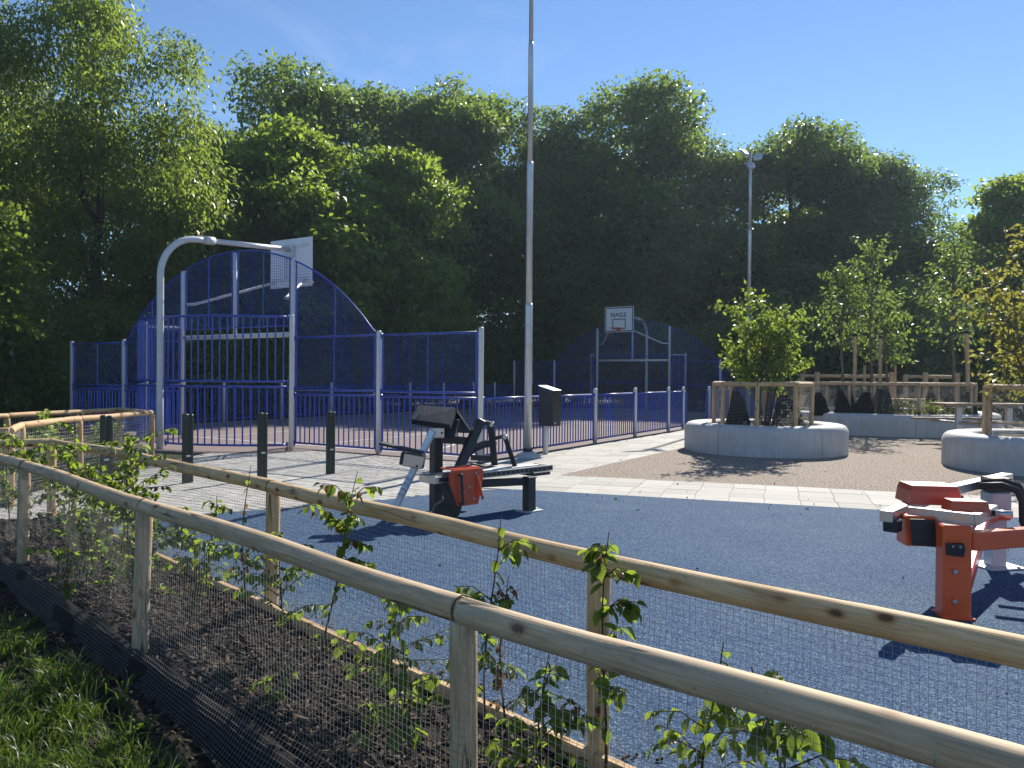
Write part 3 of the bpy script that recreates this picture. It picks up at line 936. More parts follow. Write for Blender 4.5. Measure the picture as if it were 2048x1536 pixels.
    for k in range(13):
        a = PI / 2 * k / 12
        pts.append(court(gc, T + sg * (pw - rb + rb * math.cos(a)), zb + rb * math.sin(a)))
    rr = [.072] * len(pts)
    pts.append(court(gc, T + sg * .80, zt_ + .02)); rr.append(.072)
    MB().tube(pts, rr, 16).build('pole', 'grey', h)
    bd = -1.72                              # board plane, inside the court
    MB().tube([court(gc, T + sg * .86, zt_ + .02), court(gc, T + sg * .60, zt_ + .03)], .092, 14).build('collar', 'grey', h)
    MB().tube([court(gc, T + sg * .60, zt_ + .03), court(gc, T + sg * (bd + .12), zt_ + .17)], .062, 12).build('arm', 'grey', h)
    cz, bw, bh = 4.50, 1.52, 1.24
    rot = Matrix(((CV.x, CU.x, 0), (CV.y, CU.y, 0), (0, 0, 1)))
    bo = MB().box(court(gc, T + sg * bd, cz), (bw, .03, bh), rot, .006).build('backboard', 'board', h)
    # back frame and front print; 'front' faces the middle of the court
    bk = MB()
    for zz in (-.42, .42): bk.box(court(gc, T + sg * (bd + .035), cz + zz), (bw * .84, .04, .07), rot)
    for ss in (-.16, .16): bk.box(court(gc + ss, T + sg * (bd + .04), cz), (.06, .05, .78), rot)
    bk.build('back_frame', 'grey', bo)
    MB().box(court(gc, T + sg * (bd + .09), cz + .3), (.34, .06, .30), rot, .01).build('bracket_plate', 'galv', bo)
    fr = bd - .0165
    pr = MB()
    def pbox(u, z, w, hh, d=.004): pr.box(court(gc - sg * u, T + sg * fr, cz + z), (w, d, hh), rot)
    t = .045
    for zz in (bh / 2 - .055, -bh / 2 + .055): pbox(0, zz, bw - .07, t)
    for uu in (bw / 2 - .055, -bw / 2 + .055): pbox(uu, 0, t, bh - .11 - t - .004)
    # target square
    for zz in (.01, -.45): pbox(0, zz, .70, t)
    for uu in (.33, -.33): pbox(uu, -.22, .042, .46 - t - .004)
    for k in range(4): pbox(-.51 + .34 * k, .46, .035, .03)
    pr.build('board_lines', 'print', bo)
    # lettering HAGS, serif strokes
    tx = MB()
    def st(x0, z0, x1, z1, w):
        a = court(gc - sg * x0, T + sg * fr, cz + z0); b = court(gc - sg * x1, T + sg * fr, cz + z1)
        tx.bar(a, b, .004, w, 0, up=(b - a).cross(Vector((CU.x, CU.y, 0))))
    lz, lh = .13, .185
    x = -.40
    for dx in (0, .135):                                              # H
        st(x + dx, lz, x + dx, lz + lh, .052)
        for zz in (lz, lz + lh): st(x + dx - .036, zz, x + dx + .045, zz, .020)
    st(x, lz + lh / 2, x + .135, lz + lh / 2, .026)
    x = -.20                                                          # A
    st(x, lz, x + .085, lz + lh, .026); st(x + .085, lz + lh, x + .17, lz, .056)
    st(x + .035, lz + .06, x + .135, lz + .06, .015)
    for dx in (0, .17): st(x + dx - .03, lz, x + dx + .03, lz, .014)
    def arcs(cx, cz_, rx, rz, a0, a1, w, n=12):
        P = [(cx + rx * math.cos(a0 + (a1 - a0) * k / n), cz_ + rz * math.sin(a0 + (a1 - a0) * k / n)) for k in range(n + 1)]
        for (xa, za_), (xb, zb_) in zip(P, P[1:]): st(xa, za_, xb, zb_, w)
    x = .115                                                          # G
    arcs(x, lz + lh / 2, .075, lh / 2, R(40), R(320), .046)
    st(x + .06, lz + .015, x + .06, lz + .085, .034); st(x + .025, lz + .085, x + .095, lz + .085, .014)
    x = .30                                                           # S
    arcs(x, lz + lh * .75, .05, lh * .25, R(20), R(270), .044); arcs(x, lz + lh * .26, .055, lh * .26, R(90), R(-165), .044)
    st(x + .05, lz + lh * .72, x + .05, lz + lh, .012); st(x - .055, lz, x - .055, lz + lh * .3, .012)
    tx.build('lettering', 'print', bo)
    # rim: mounting plate, ring
    rz = cz - .44
    rim = MB()
    rc = court(gc, T + sg * (bd - .42), rz)
    rim.tube([rc + Vector((.255 * math.cos(2 * PI * k / 28), .255 * math.sin(2 * PI * k / 28), 0)) for k in range(28)], .016, 8, closed=True)
    rim.box(court(gc, T + sg * (bd - .085), rz - .02), (.24, .16, .035), rot)
    rim.box(court(gc, T + sg * (bd - .03), rz - .06), (.22, .025, .16), rot)
    for k in range(10):
        a = 2 * PI * k / 10; rim.tube([rc + Vector((.255 * math.cos(a), .255 * math.sin(a), 0)), rc + Vector((.235 * math.cos(a), .235 * math.sin(a), -.05))], .006, 4)
    rim.build('rim', 'rim', h)
    for s_ in (g0, g1):
        MB().tube([court(s_, T, 3.36), court(s_ + (gc - s_) * .18, T - sg * .10, 3.38), court(gc + (s_ - gc) * .28, T + sg * (bd + .06), 4.02)], .034, 10).build('brace', 'grey', h)
end_fence(False)
end_fence(True)

# side fences: low bars between short posts
def side_fence(s_, ts, label, single, close_last=True, gate=None):
    f = thing('side_fence', label, 'fence', court(s_, ts[0]))
    for k, t_ in enumerate(ts):
        if t_ in (0.0, CL): continue
        fpost(f, court(s_, t_), ZL)
    for a, b in zip(ts, ts[1:]):
        bar_panel(f, court(s_, a), court(s_, b), LOW0, 1.20, max(3, round((b - a) / .147) - 1), single)
    if gate is not None:
        # rounded hoop end beside the opening
        t0, dr = gate
        P = [court(s_, t0 + dr * x, z) for x, z in ((.06, 1.20), (.22, 1.20), (.29, 1.17), (.33, 1.08), (.33, .2), (.29, .12), (.06, .11))]
        pan = MB().tube(P, RR, 8).build('hoop_end', 'blue', f)
        for x in (.12, .22): MB().tube([court(s_, t0 + dr * x, .12), court(s_, t0 + dr * x, 1.2)], .0155, 6, False).build('picket', 'blue', pan)
    return f
side_fence(0, [0.0, 2.53, 5.04, 7.59, 10.21, 11.56], 'low blue bar fence along the paved walk behind the black bin', True, gate=(11.56, 1))
side_fence(0, [14.28, 16.8, 19.3, 21.8, CL], 'low blue bar fence beyond the gap, seen behind the round planter cage', False, gate=(14.28, -1))
side_fence(CW, [0.0, 2.6, 5.15, 7.7, 10.25, 12.8, 15.2, 17.75, 20.3, 22.3, CL], 'shaded low blue bar fence on the far left side below the trees', False)

# ================================================================== TREES
def leaf_cloud(P, D, N, L, W, fold=.18):
    """P base points, D tip directions, N leaf normals -> verts, quads"""
    n = len(P)
    D = D / np.linalg.norm(D, axis=1, keepdims=True)
    S = np.cross(D, N); S /= (np.linalg.norm(S, axis=1, keepdims=True) + 1e-9)
    N2 = np.cross(S, D)
    L = L[:, None]; W = W[:, None]
    mid = P + D * L * .45
    V = np.empty((n, 4, 3))
    V[:, 0] = P
    V[:, 1] = mid + S * W * .5 + N2 * W * fold
    V[:, 2] = P + D * L - N2 * L * .12
    V[:, 3] = mid - S * W * .5 + N2 * W * fold
    F = np.arange(n * 4).reshape(n, 4)
    return V.reshape(-1, 3), F

def unit(rng, n):
    v = rng.normal(size=(n, 3)); return v / np.linalg.norm(v, axis=1, keepdims=True)

def clump_leaves(rng, C, O, n_each, spread, leaf, droop, flat=.55):
    """C clump centres (m,3), O outward direction per clump -> leaf arrays"""
    m = len(C)
    base = np.repeat(C, n_each, axis=0); o = np.repeat(O, n_each, axis=0)
    n = len(base)
    off = rng.normal(size=(n, 3)) * spread; off[:, 2] *= flat
    P = base + off
    D = o * .5 + unit(rng, n) * .9; D[:, 2] -= droop
    N = unit(rng, n) * .8 + np.array([0, 0, .8]) + o * .3
    L = leaf[0] * rng.uniform(.65, 1.25, n); W = L * leaf[1]
    return leaf_cloud(P, D, N, L, W)

def crown_shape(rng, H, zb, Rx, nl, lobe, top=.9):
    """lobe spheres filling a crown between zb and H"""
    lobes = []
    zc = (H + zb) / 2; hz = (H - zb) / 2
    k = 0
    while len(lobes) < nl:
        u = rng.uniform(-1, 1, 3)
        if (u ** 2).sum() > 1: continue
        r = lobe * rng.uniform(.7, 1.25)
        taper = 1 - .35 * max(0, u[2]) * top
        p = np.array([u[0] * (Rx - r * .6) * taper, u[1] * (Rx - r * .6) * taper, zc + u[2] * (hz - r * .75)])
        lobes.append((p, r))
    return lobes

def crown_mesh(name, seed, H, zb, Rx, nl, lobe, nclump, n_each, leaf, mat, droop=.25, spread=.34, top=.9, flat=.55, inner=.18):
    rng = np.random.default_rng(seed)
    lobes = crown_shape(rng, H, zb, Rx, nl, lobe, top)
    C = []; O = []
    wts = np.array([r * r for _, r in lobes]); wts /= wts.sum()
    pick = rng.choice(len(lobes), nclump, p=wts)
    for i in pick:
        p, r = lobes[i]
        d = unit(rng, 1)[0]
        if d[2] < -.3 and rng.random() < .5: d[2] = -d[2]
        k = r * (rng.uniform(.78, 1.06) if rng.random() > inner else rng.uniform(.2, .8))
        C.append(p + d * k * np.array([1, 1, .82])); O.append(d)
    V, F = clump_leaves(rng, np.array(C), np.array(O), n_each, spread, leaf, droop, flat)
    return npmesh(name, V, F, M[mat]), lobes

def trunk_mesh(name, seed, lobes, H, zb, r0, mat, lean=.3, limbs=9):
    rs2 = random.Random(seed)
    mb = MB()
    top = H * .72
    P = [Vector((rs2.uniform(-lean, lean) * (k / 6) , rs2.uniform(-lean, lean) * (k / 6), top * k / 6 - (.1 if k == 0 else 0))) for k in range(7)]
    rr = [r0 * 1.25] + [r0 * (1 - .8 * k / 6) for k in range(1, 7)]
    mb.tube(P, rr, 9)
    ls = sorted(lobes, key=lambda l: -l[1])[:limbs]
    for p, r in ls:
        e = Vector(p); z0 = max(zb * .55, min(top * .85, e.z - (e.to_2d().length) * .9))
        f = z0 / top * 6; i = min(5, int(f)); a = P[i].lerp(P[i + 1], f - i)
        m1 = a.lerp(e, .45) + Vector((rs2.uniform(-.3, .3), rs2.uniform(-.3, .3), -.15 * r))
        ra = r0 * .42
        mb.tube([a, m1, e], [ra, ra * .6, ra * .18], 6)
        for k in range(3):
            d = Vector((rs2.uniform(-1, 1), rs2.uniform(-1, 1), rs2.uniform(-.2, 1))).normalized()
            mb.tube([m1.lerp(e, .4 + .2 * k), e + d * r * .8], [ra * .28, ra * .06], 4)
    return mb.mesh(name, mat)

PROTO = {}
def proto(key, H, zb, Rx, nl, lobe, nclump, n_each, leaf, mat, r0, seed, **kw):
    cm, lobes = crown_mesh('crown', seed, H, zb, Rx, nl, lobe, nclump, n_each, leaf, mat, **kw)
    PROTO[key] = (cm, trunk_mesh('trunk', seed + 50, lobes, H, zb, r0, 'bark'), H)
# big field trees, height 20
proto('maple_a', 20, 1.6, 6.3, 60, 1.65, 2500, 20, (.29, .62), 'leaf_dark', .42, 1, spread=.38, inner=.15)
proto('maple_b', 20, 2.0, 6.6, 62, 1.65, 2500, 20, (.29, .62), 'leaf_mid', .40, 2, spread=.38, inner=.15)
proto('maple_c', 20, 1.2, 5.8, 56, 1.60, 2400, 20, (.27, .60), 'leaf_dark', .36, 3, spread=.36, inner=.15)
proto('lime', 12, .8, 4.4, 54, 1.0, 1700, 22, (.25, .72), 'leaf_lime', .22, 4, spread=.32, droop=.15, flat=.35)
proto('cherry', 15, 2.0, 4.9, 70, 1.05, 2300, 28, (.19, .40), 'leaf_cherry', .26, 5, spread=.30, droop=.95, flat=.8)
proto('birch', 14, 2.5, 3.2, 26, 1.2, 1000, 30, (.14, .7), 'leaf_birch', .16, 6, spread=.34, droop=.7)
proto('shrub', 6, .1, 3.4, 30, 1.1, 900, 15, (.22, .6), 'leaf_mid', .10, 8, spread=.34)

def tree(key, name, label, x, y, h, rz, wide=1.0, group=None):
    cm, tm, H = PROTO[key]
    t = thing(name, label, 'tree', (x, y, -.04), rz, group)
    s_ = h / H
    link('trunk', tm, t, scl=(s_ * wide, s_ * wide, s_))
    link('crown', cm, t, scl=(s_ * wide, s_ * wide, s_))
    return t

G_WALL = 'tall trees behind the ball court'
tree('cherry', 'cherry_tree', 'tall yellow-green tree with hanging leaves above the left court fence', -15.0, 27.5, 16.0, .4, 1.0)
tree('birch', 'birch_tree', 'grey-green fine-leaved tree cut by the left edge of the photo', -22.5, 31.0, 17.0, 1.2, 1.15)
tree('lime', 'maple_tree', 'bright green bushy tree low at the left edge of the photo', -15.6, 20.4, 8.6, 2.0, .85)
tree('lime', 'maple_tree', 'lime-green maple right behind the arched goal and hoop', -9.6, 34.0, 13.2, .3, 1.05)
tree('cherry', 'cherry_tree', 'lower yellow-green tree between the tall left tree and the lime-green maple', -13.2, 33.5, 13.0, 2.6, .85)
tree('lime', 'maple_tree', 'lime-green maple left of the tall lamp mast', -5.2, 37.5, 13.0, 2.2, .85)
tree('maple_a', 'field_tree', 'dark round-topped tree rising behind the lime-green maple', -11.6, 43.0, 21.4, .0, .92, G_WALL)
tree('maple_b', 'field_tree', 'dark green tree directly left of the tall lamp mast', -2.8, 47.5, 20.2, 1.1, 1.0, G_WALL)
tree('maple_c', 'field_tree', 'dark tree with pale trunks just right of the tall lamp mast', 3.0, 49.0, 20.0, 2.0, 1.08, G_WALL)
tree('maple_b', 'field_tree', 'highest broad green tree above the far printed basketball board', 8.6, 51.5, 22.2, 3.3, 1.05, G_WALL)
tree('maple_a', 'field_tree', 'broad tree behind the far floodlight pole', 18.0, 49.5, 20.0, 4.2, 1.05, G_WALL)
tree('maple_c', 'field_tree', 'dark tree sloping down on the right of the tree wall', 24.6, 48.5, 17.0, .9, .95, G_WALL)
tree('maple_a', 'field_tree', 'tree between the highest tree and the floodlight pole', 14.0, 52.5, 20.3, 5.5, 1.0, G_WALL)
tree('maple_b', 'field_tree', 'tree filling the dip between the round-topped tree and the mast', -6.6, 49.0, 20.2, 4.6, 1.05, G_WALL)
tree('maple_a', 'field_tree', 'tree filling the dip left of the highest tree', 4.6, 53.0, 19.6, 2.9, .9, G_WALL)
tree('maple_b', 'field_tree', 'tree filling the gap right of the floodlight pole', 21.8, 51.5, 18.6, 1.7, 1.0, G_WALL)
tree('maple_c', 'field_tree', 'dark tree at the back between the left tall tree and the round-topped tree', -18.5, 44.5, 16.5, 3.9, 1.0, G_WALL)
tree('lime', 'maple_tree', 'airy grey-green tree at the right edge behind the staked trees', 27.6, 40.5, 13.0, 1.0, 1.0)
tree('maple_c', 'field_tree', 'low dark tree closing the gap below the sky on the right', 31.0, 47.0, 11.5, 2.6, 1.3, G_WALL)
# woodland mass behind and undergrowth along the court: reads as one dark mass
def mass(name, label, cat, spots, key):
    Vs = []; Fs = []; k = 0
    me = PROTO[key][0]; n = len(me.vertices)
    co = np.empty(n * 3, dtype=np.float32); me.vertices.foreach_get('co', co); co = co.reshape(-1, 3)
    for (x, y, h, w, a) in spots:
        s_ = h / PROTO[key][2]; c, s2 = math.cos(a), math.sin(a)
        q_ = co * np.array([s_ * w, s_ * w, s_]); q2 = np.column_stack((q_[:, 0] * c - q_[:, 1] * s2 + x, q_[:, 0] * s2 + q_[:, 1] * c + y, q_[:, 2] - .05))
        Vs.append(q2); Fs.append(np.arange(n).reshape(-1, 4) + k); k += n
    o = link(name, npmesh(name, np.concatenate(Vs), np.concatenate(Fs), me.materials[0]))
    return tag(o, label, cat, kind='stuff')
mass('woodland', 'dark mass of woodland behind the tall trees', 'woodland',
     [(-24, 41, 15, 1.2, .3), (-17, 48, 15, 1.2, 1.2), (-8, 60, 13, 1.3, 2.1), (17, 66, 13, 1.4, 3.0), (27, 60, 12, 1.5, 4.0), (37, 55, 10, 1.7, 5.0)], 'maple_a')
us = []
ru = random.Random(21)
for i in range(15):
    t_ = -6 + i * 2.9
    p = court(CW + 2.6 + ru.uniform(0, 1.6), t_); us.append((p.x, p.y, ru.uniform(4.4, 6.5), ru.uniform(.75, 1.05), ru.uniform(0, 6)))
for i in range(13):
    p = court(CW + 1 - i * 2.9, CL + 5.2 + ru.uniform(0, 2.2)); us.append((p.x, p.y, ru.uniform(4.6, 7.2), ru.uniform(.8, 1.05), ru.uniform(0, 6)))
for i in range(6):
    us.append((24.0 + i * 3.6, 42.5 - i * .9 + ru.uniform(-1, 1), ru.uniform(4.2, 5.6), 1.0, ru.uniform(0, 6)))
for i in range(24):
    p = court(CW + 2.0 + ru.uniform(0, 2.4), -8 + i * 1.9); us.append((p.x, p.y, ru.uniform(2.0, 3.2), ru.uniform(1.2, 1.6), ru.uniform(0, 6)))
for i in range(26):
    p = court(CW + 3 - i * 1.5, CL + 4.6 + ru.uniform(0, 4)); us.append((p.x, p.y, ru.uniform(2.0, 3.4), ru.uniform(1.2, 1.6), ru.uniform(0, 6)))
for i in range(10):
    us.append((22.0 + i * 2.2, 41.5 - i * .6 + ru.uniform(-1, 1), ru.uniform(2.2, 3.2), 1.4, ru.uniform(0, 6)))
mass('undergrowth', 'dark shrubs growing along the far sides of the court', 'shrubs', us, 'shrub')

# ================================================================== POLE FENCES OF THE PLANTING BEDS
_rl = {}
def pole_mesh(L, r, seed, mat, n=18, taper=0.0, flat_end=True):
    rs2 = random.Random(seed); mb = MB()
    m = max(4, int(L / .10)); P = []; rr = []
    ph = rs2.uniform(0, 9)
    for k in range(m + 1):
        f = k / m
        P.append((L * f, .006 * math.sin(f * 3.1 * L + ph), .005 * math.cos(f * 2.3 * L + ph)))
        rr.append(r * (1 - taper * f) * (1 + .018 * math.sin(7.3 * f * L + ph) + rs2.uniform(-.008, .008)))
    e = .012
    P = [P[0]] + [(e, P[0][1], P[0][2])] + P[1:-1] + [(L - e, P[-1][1], P[-1][2])] + [P[-1]]
    rr = [rr[0] * .88] + [rr[0]] + rr[1:-1] + [rr[-1]] + [rr[-1] * .88]
    mb.tube(P, rr, n)
    return mb.mesh('pole', mat)
_seed = [100]
def pole(parent, name, a, b, r, mat, n=18, taper=0.0):
    """round timber from a to b (world), own local X axis so the grain runs along it"""
    a, b = Vector(a), Vector(b); d = b - a
    _seed[0] += 1
    o = link(name, pole_mesh(d.length, r, _seed[0], mat, n, taper), parent, a - WL[parent])
    o.rotation_mode = 'QUATERNION'
    qx = d.to_track_quat('X', 'Z')
    o.rotation_quaternion = qx @ Quaternion((1, 0, 0), random.uniform(0, 6.28))
    WL[o] = a
    return o

def wires(parent, line, prof, pitch, r, seed, wob=.012, mat='wire', vstep=None, ns=3, name='wire_mesh', skip_h=1):
    """rectangular wire netting: 'line' plan polyline, prof(i_along)->list of (out, z) going down"""
    P = resample(line, pitch)
    rows = len(prof(0.0, P[0]))
    grid_pts = []
    acc = 0.0
    for i, p in enumerate(P):
        if i: acc += (P[i] - P[i - 1]).length
        d = (P[min(i + 1, len(P) - 1)] - P[max(i - 1, 0)]).normalized()
        nrm = Vector((-d.y, d.x))
        col = []
        for (o_, z) in prof(acc, p):
            w = wob * smooth_noise(acc * 1.6, z * 3, seed) * min(1, max(0, (.9 - z) * 3))
            dz = .006 * smooth_noise(acc * 1.1, z * 2, seed + 3)
            q_ = p + nrm * (o_ + w)
            col.append((q_.x, q_.y, z + dz))
        grid_pts.append(col)
    mb = MB()
    for col in grid_pts:
        sub = col[::vstep] if vstep else col
        if sub[-1] != col[-1]: sub = sub + [col[-1]]
        mb.tube(sub, r, ns, False)
    hs = max(1, int(.14 / pitch))
    for j in range(0, rows, skip_h):
        row = [c[j] for c in grid_pts]
        sub = row[::hs]
        if sub[-1] != row[-1]: sub.append(row[-1])
        mb.tube(sub, r, ns, False)
    return tag(mb.build(name, mat, parent), kind='stuff')

def band_strap(parent, p, d, r):
    d = Vector((d[0], d[1], 0)).normalized(); y = Vector((-d.y, d.x, 0))
    P = [Vector(p) + (y * math.cos(t) + Vector((0, 0, 1)) * math.sin(t)) * (r + .0005) for t in [2 * PI * k / 20 for k in range(20)]]
    return MB().tube(P, .0026, 5, closed=True).build('strap', 'strap', parent)

ZR_ = .885
def bed_fence(name, label, line, posts, joints, mat, r_post, r_rail, pitch, wire_r, out_sign, drape, lean):
    f = thing(name, label, 'fence', (posts[0][0], posts[0][1], 0))
    for k, (x, y) in enumerate(posts):
        lx, ly = lean[k] if k < len(lean) else (0, 0)
        pole(f, 'post', (x + lx, y + ly, -.1), (x, y, ZR_ - r_rail + .012), r_post, mat, 16)
    J = [Vector(j) for j in joints]
    for a, b in zip(J, J[1:]):
        d = (b - a).normalized()
        pole(f, 'rail', (a.x + d.x * .003, a.y + d.y * .003, ZR_ + random.uniform(-.004, .004)), (b.x - d.x * .003, b.y - d.y * .003, ZR_ + random.uniform(-.004, .004)), r_rail, mat, 22)
        band_strap(f, (b.x, b.y, ZR_), (d.x, d.y), r_rail)
    wires(f, line, drape, pitch, wire_r, len(name) + posts[0][0], .014, vstep=3)
    return f

SEGF = -1 * SGN    # which side 'out' is for the wire helper: left normal of the FRONT direction is the bed or the lawn
_n = Vector((FRONT[5][0] - FRONT[4][0], FRONT[5][1] - FRONT[4][1])).normalized(); _n = Vector((-_n.y, _n.x))
OUTF = 1 if out_d(FRONT[4][0] + _n.x * .3, FRONT[4][1] + _n.y * .3) > 0 else -1
def front_drape(acc, p):
    """over the rail's camera side, straight down, over the bank and out on the soil"""
    out = []
    rr = .045
    for a in (55, 25, 0): out.append((OUTF * rr * math.cos(R(a)), ZR_ + rr * math.sin(R(a))))
    z = ZR_ - .025
    while z > .16:
        out.append((OUTF * (.048 + .012 * math.sin(acc * 1.7)), z)); z -= .0245
    k = .5 + .5 * math.sin(acc * 2.1 + 1)
    for i in range(1, 13):
        t = i / 12
        out.append((OUTF * (.055 + .10 * t + .05 * k * t), max(.012, .16 * (1 - t) ** 1.5 + .012 + .02 * k * (1 - t))))
    return out
FP = [(1.70, .75), (-.144, 2.34), (-2.0, 4.16), (-3.80, 5.95), (-5.9, 7.05)]
FJ = [(2.35, .12), (-.15, 2.345), (-2.0, 4.16), (-3.80, 5.95), (-4.9, 6.98), (-5.9, 7.05)]
bed_fence('bed_fence', 'grey weathered round-pole fence nearest the camera, netting on its lawn side', [(1.70, .75), (-.144, 2.34), (-2.0, 4.16), (-3.80, 5.95), (-4.9, 6.98), (-5.9, 7.05)],
          FP[1:], FJ, 'pole_old', .043, .042, .0245, .00075, 1, front_drape, [(-.0, -.0), (-.03, .0), (-.06, .06), (0, 0)])
_b = Vector((BACK[4][0] - BACK[3][0], BACK[4][1] - BACK[3][1])).normalized(); _b = Vector((-_b.y, _b.x))
OUTB = -1 if in_d(BACK[4][0] + _b.x * .3, BACK[4][1] + _b.y * .3) > 0 else 1
def back_drape(acc, p):
    out = []; rr = .045
    for a in (120, 80, 40, 0): out.append((OUTB * rr * math.cos(R(a)), ZR_ + rr * math.sin(R(a))))
    z = ZR_ - .025
    while z > .02:
        out.append((OUTB * .048, z)); z -= .0245
    return out
bed_fence('bed_fence', 'fresh yellow round-pole fence along the edge of the blue rubber', [(2.2, 1.18), (.35, 2.96), (-1.54, 4.90), (-3.38, 6.74), (-4.82, 7.98), (-5.6, 7.55), (-6.6, 7.0)],
          [(.35, 2.96), (-1.54, 4.90), (-3.38, 6.74), (-4.82, 7.98), (-6.6, 7.0)], [(2.9, .52), (.35, 2.96), (-1.54, 4.90), (-3.38, 6.74), (-4.82, 7.98), (-6.6, 7.0)], 'pole_new', .045, .044, .0245, .00075, 1, back_drape, [])
# dark root-barrier fabric showing at the foot of the bank
fb = MB(); Pf = resample(FRONT[1:-1], .06); Vf = []; acc_ = 0
for i, p in enumerate(Pf):
    d = (Pf[min(i + 1, len(Pf) - 1)] - Pf[max(i - 1, 0)]).normalized(); nn = Vector((-d.y, d.x)) * OUTF; acc_ += .06
    for j, (o_, z) in enumerate(((.050, .128), (.080, .118), (.105, .085), (.125, .045), (.140, .030), (.155, .002))):
        w_ = .030 * math.sin(acc_ * 2.1 + 1) + .016 * math.sin(acc_ * 5.3) + .008 * math.sin(acc_ * 13)
        q_ = p + nn * (o_ + w_ * (j / 5)); Vf.append((q_.x, q_.y, z + .010 * math.sin(acc_ * 7 + j) * (1 if j < 5 else 0)))
fb.add(Vf, [(i * 6 + j, i * 6 + j + 1, i * 6 + j + 7, i * 6 + j + 6) for i in range(len(Pf) - 1) for j in range(5)], True)
fo = fb.build('root_barrier', 'mulch')
tag(fo, 'dark root-barrier fabric edging the mulch along the lawn', 'fabric edging')
# timber edging board under the back fence
edge = thing('edging_board', 'low sawn timber board edging the mulch under the back pole fence', 'edging', (.35, 2.93, 0))
EB = [(2.2, 1.13), (.33, 2.90), (-1.57, 4.83), (-3.40, 6.66), (-4.8, 7.88)]
for a, b in zip(EB, EB[1:]):
    a, b = Vector(a), Vector(b); d = b - a
    m_ = MB().box((d.length / 2, 0, 0), (d.length - .006, .045, .17), None, .006).mesh('board', 'pole_far')
    o = link('board', m_, edge, Vector((a.x, a.y, .085)) - WL[edge]); o.rotation_euler = (0, 0, math.atan2(d.y, d.x))

# wire staples on the front rail
ff = [o for o in bpy.data.objects if o.name == 'bed_fence'][0]
sm_ = MB().tube([(0, 0, .008), (0, -.004, .006), (0, -.004, -.006), (0, 0, -.008)], .0011, 4).mesh('staple', 'steel')
rst = random.Random(2)
for a, b in zip(FJ, FJ[1:4]):
    a, b = Vector(a), Vector(b); d = (b - a).normalized(); nn = Vector((-d.y, d.x)) * OUTF; L_ = (b - a).length
    k = .2
    while k < L_:
        p = a + d * k + nn * .0425
        link('staple', sm_, ff, Vector((p.x, p.y, ZR_ + rst.uniform(-.012, .014))) - WL[ff], (rst.uniform(-.5, .5), 0, math.atan2(nn.y, nn.x) + PI / 2)); k += rst.uniform(.22, .4)

# second bed on the left: closed loop of rails
LP = [(-6.62, 14.0), (-6.75, 11.9), (-6.70, 10.4), (-6.06, 9.2), (-8.0, 8.8), (-8.9, 10.2), (-8.35, 12.6), (-7.80, 15.1)]
g2 = thing('bed_fence', 'closed pale pole fence round the second bed at the left', 'fence', (-7.4, 11.8, 0))
for k, (x, y) in enumerate(LP):
    pole(g2, 'post', (x, y, -.05), (x, y, .87), .048, 'pole_far', 12)
    x2, y2 = LP[(k + 1) % len(LP)]
    pole(g2, 'rail', (x, y, .905), (x2, y2, .905), .046, 'pole_far', 14)
def loop_drape(acc, p):
    return [(0.0, z) for z in np.arange(.93, .02, -.05)]
wires(g2, LP + [LP[0]], loop_drape, .05, .0014, 2.0, .02, vstep=2)
sheet('second_bed', [(x, y) for x, y in LP], .03, 'mulch', .05)

# ================================================================== SAPLINGS IN THE FRONT BED
def leaf_mesh(name, mat, curl, seed):
    """toothed oval leaf, unit length along +X, folded along the midrib"""
    prof = [(0, .0), (.08, .13), (.22, .27), (.40, .335), (.58, .305), (.74, .225), (.88, .11), (1.0, 0)]
    V = []; F = []
    rs2 = random.Random(seed)
    for x, w in prof:
        z = -curl * (x - .35) ** 2
        V.append((x, 0, z))
        V.append((x + rs2.uniform(-.02, .02), w * rs2.uniform(.94, 1.05), z + w * .32 + .02 * math.sin(9 * x)))
        V.append((x + rs2.uniform(-.02, .02), -w * rs2.uniform(.94, 1.05), z + w * .32 + .02 * math.cos(8 * x)))
    for i in range(len(prof) - 1):
        a = i * 3
        if i == 0:
            F += [(a, a + 3, a + 4), (a, a + 5, a + 3)]
        elif i == len(prof) - 2:
            F += [(a, a + 3, a + 1), (a, a + 2, a + 3)]
        else:
            F += [(a, a + 3, a + 4, a + 1), (a, a + 2, a + 5, a + 3)]
    return MB().add(V, F, True).mesh(name, mat)
LEAFM = [leaf_mesh('leaf', 'leaf_near', c, i) for i, c in enumerate((.25, .5, .1, .7))]
DEADM = [leaf_mesh('leaf', 'leaf_dead', 1.6, 9), leaf_mesh('leaf', 'leaf_dead', -1.4, 10)]

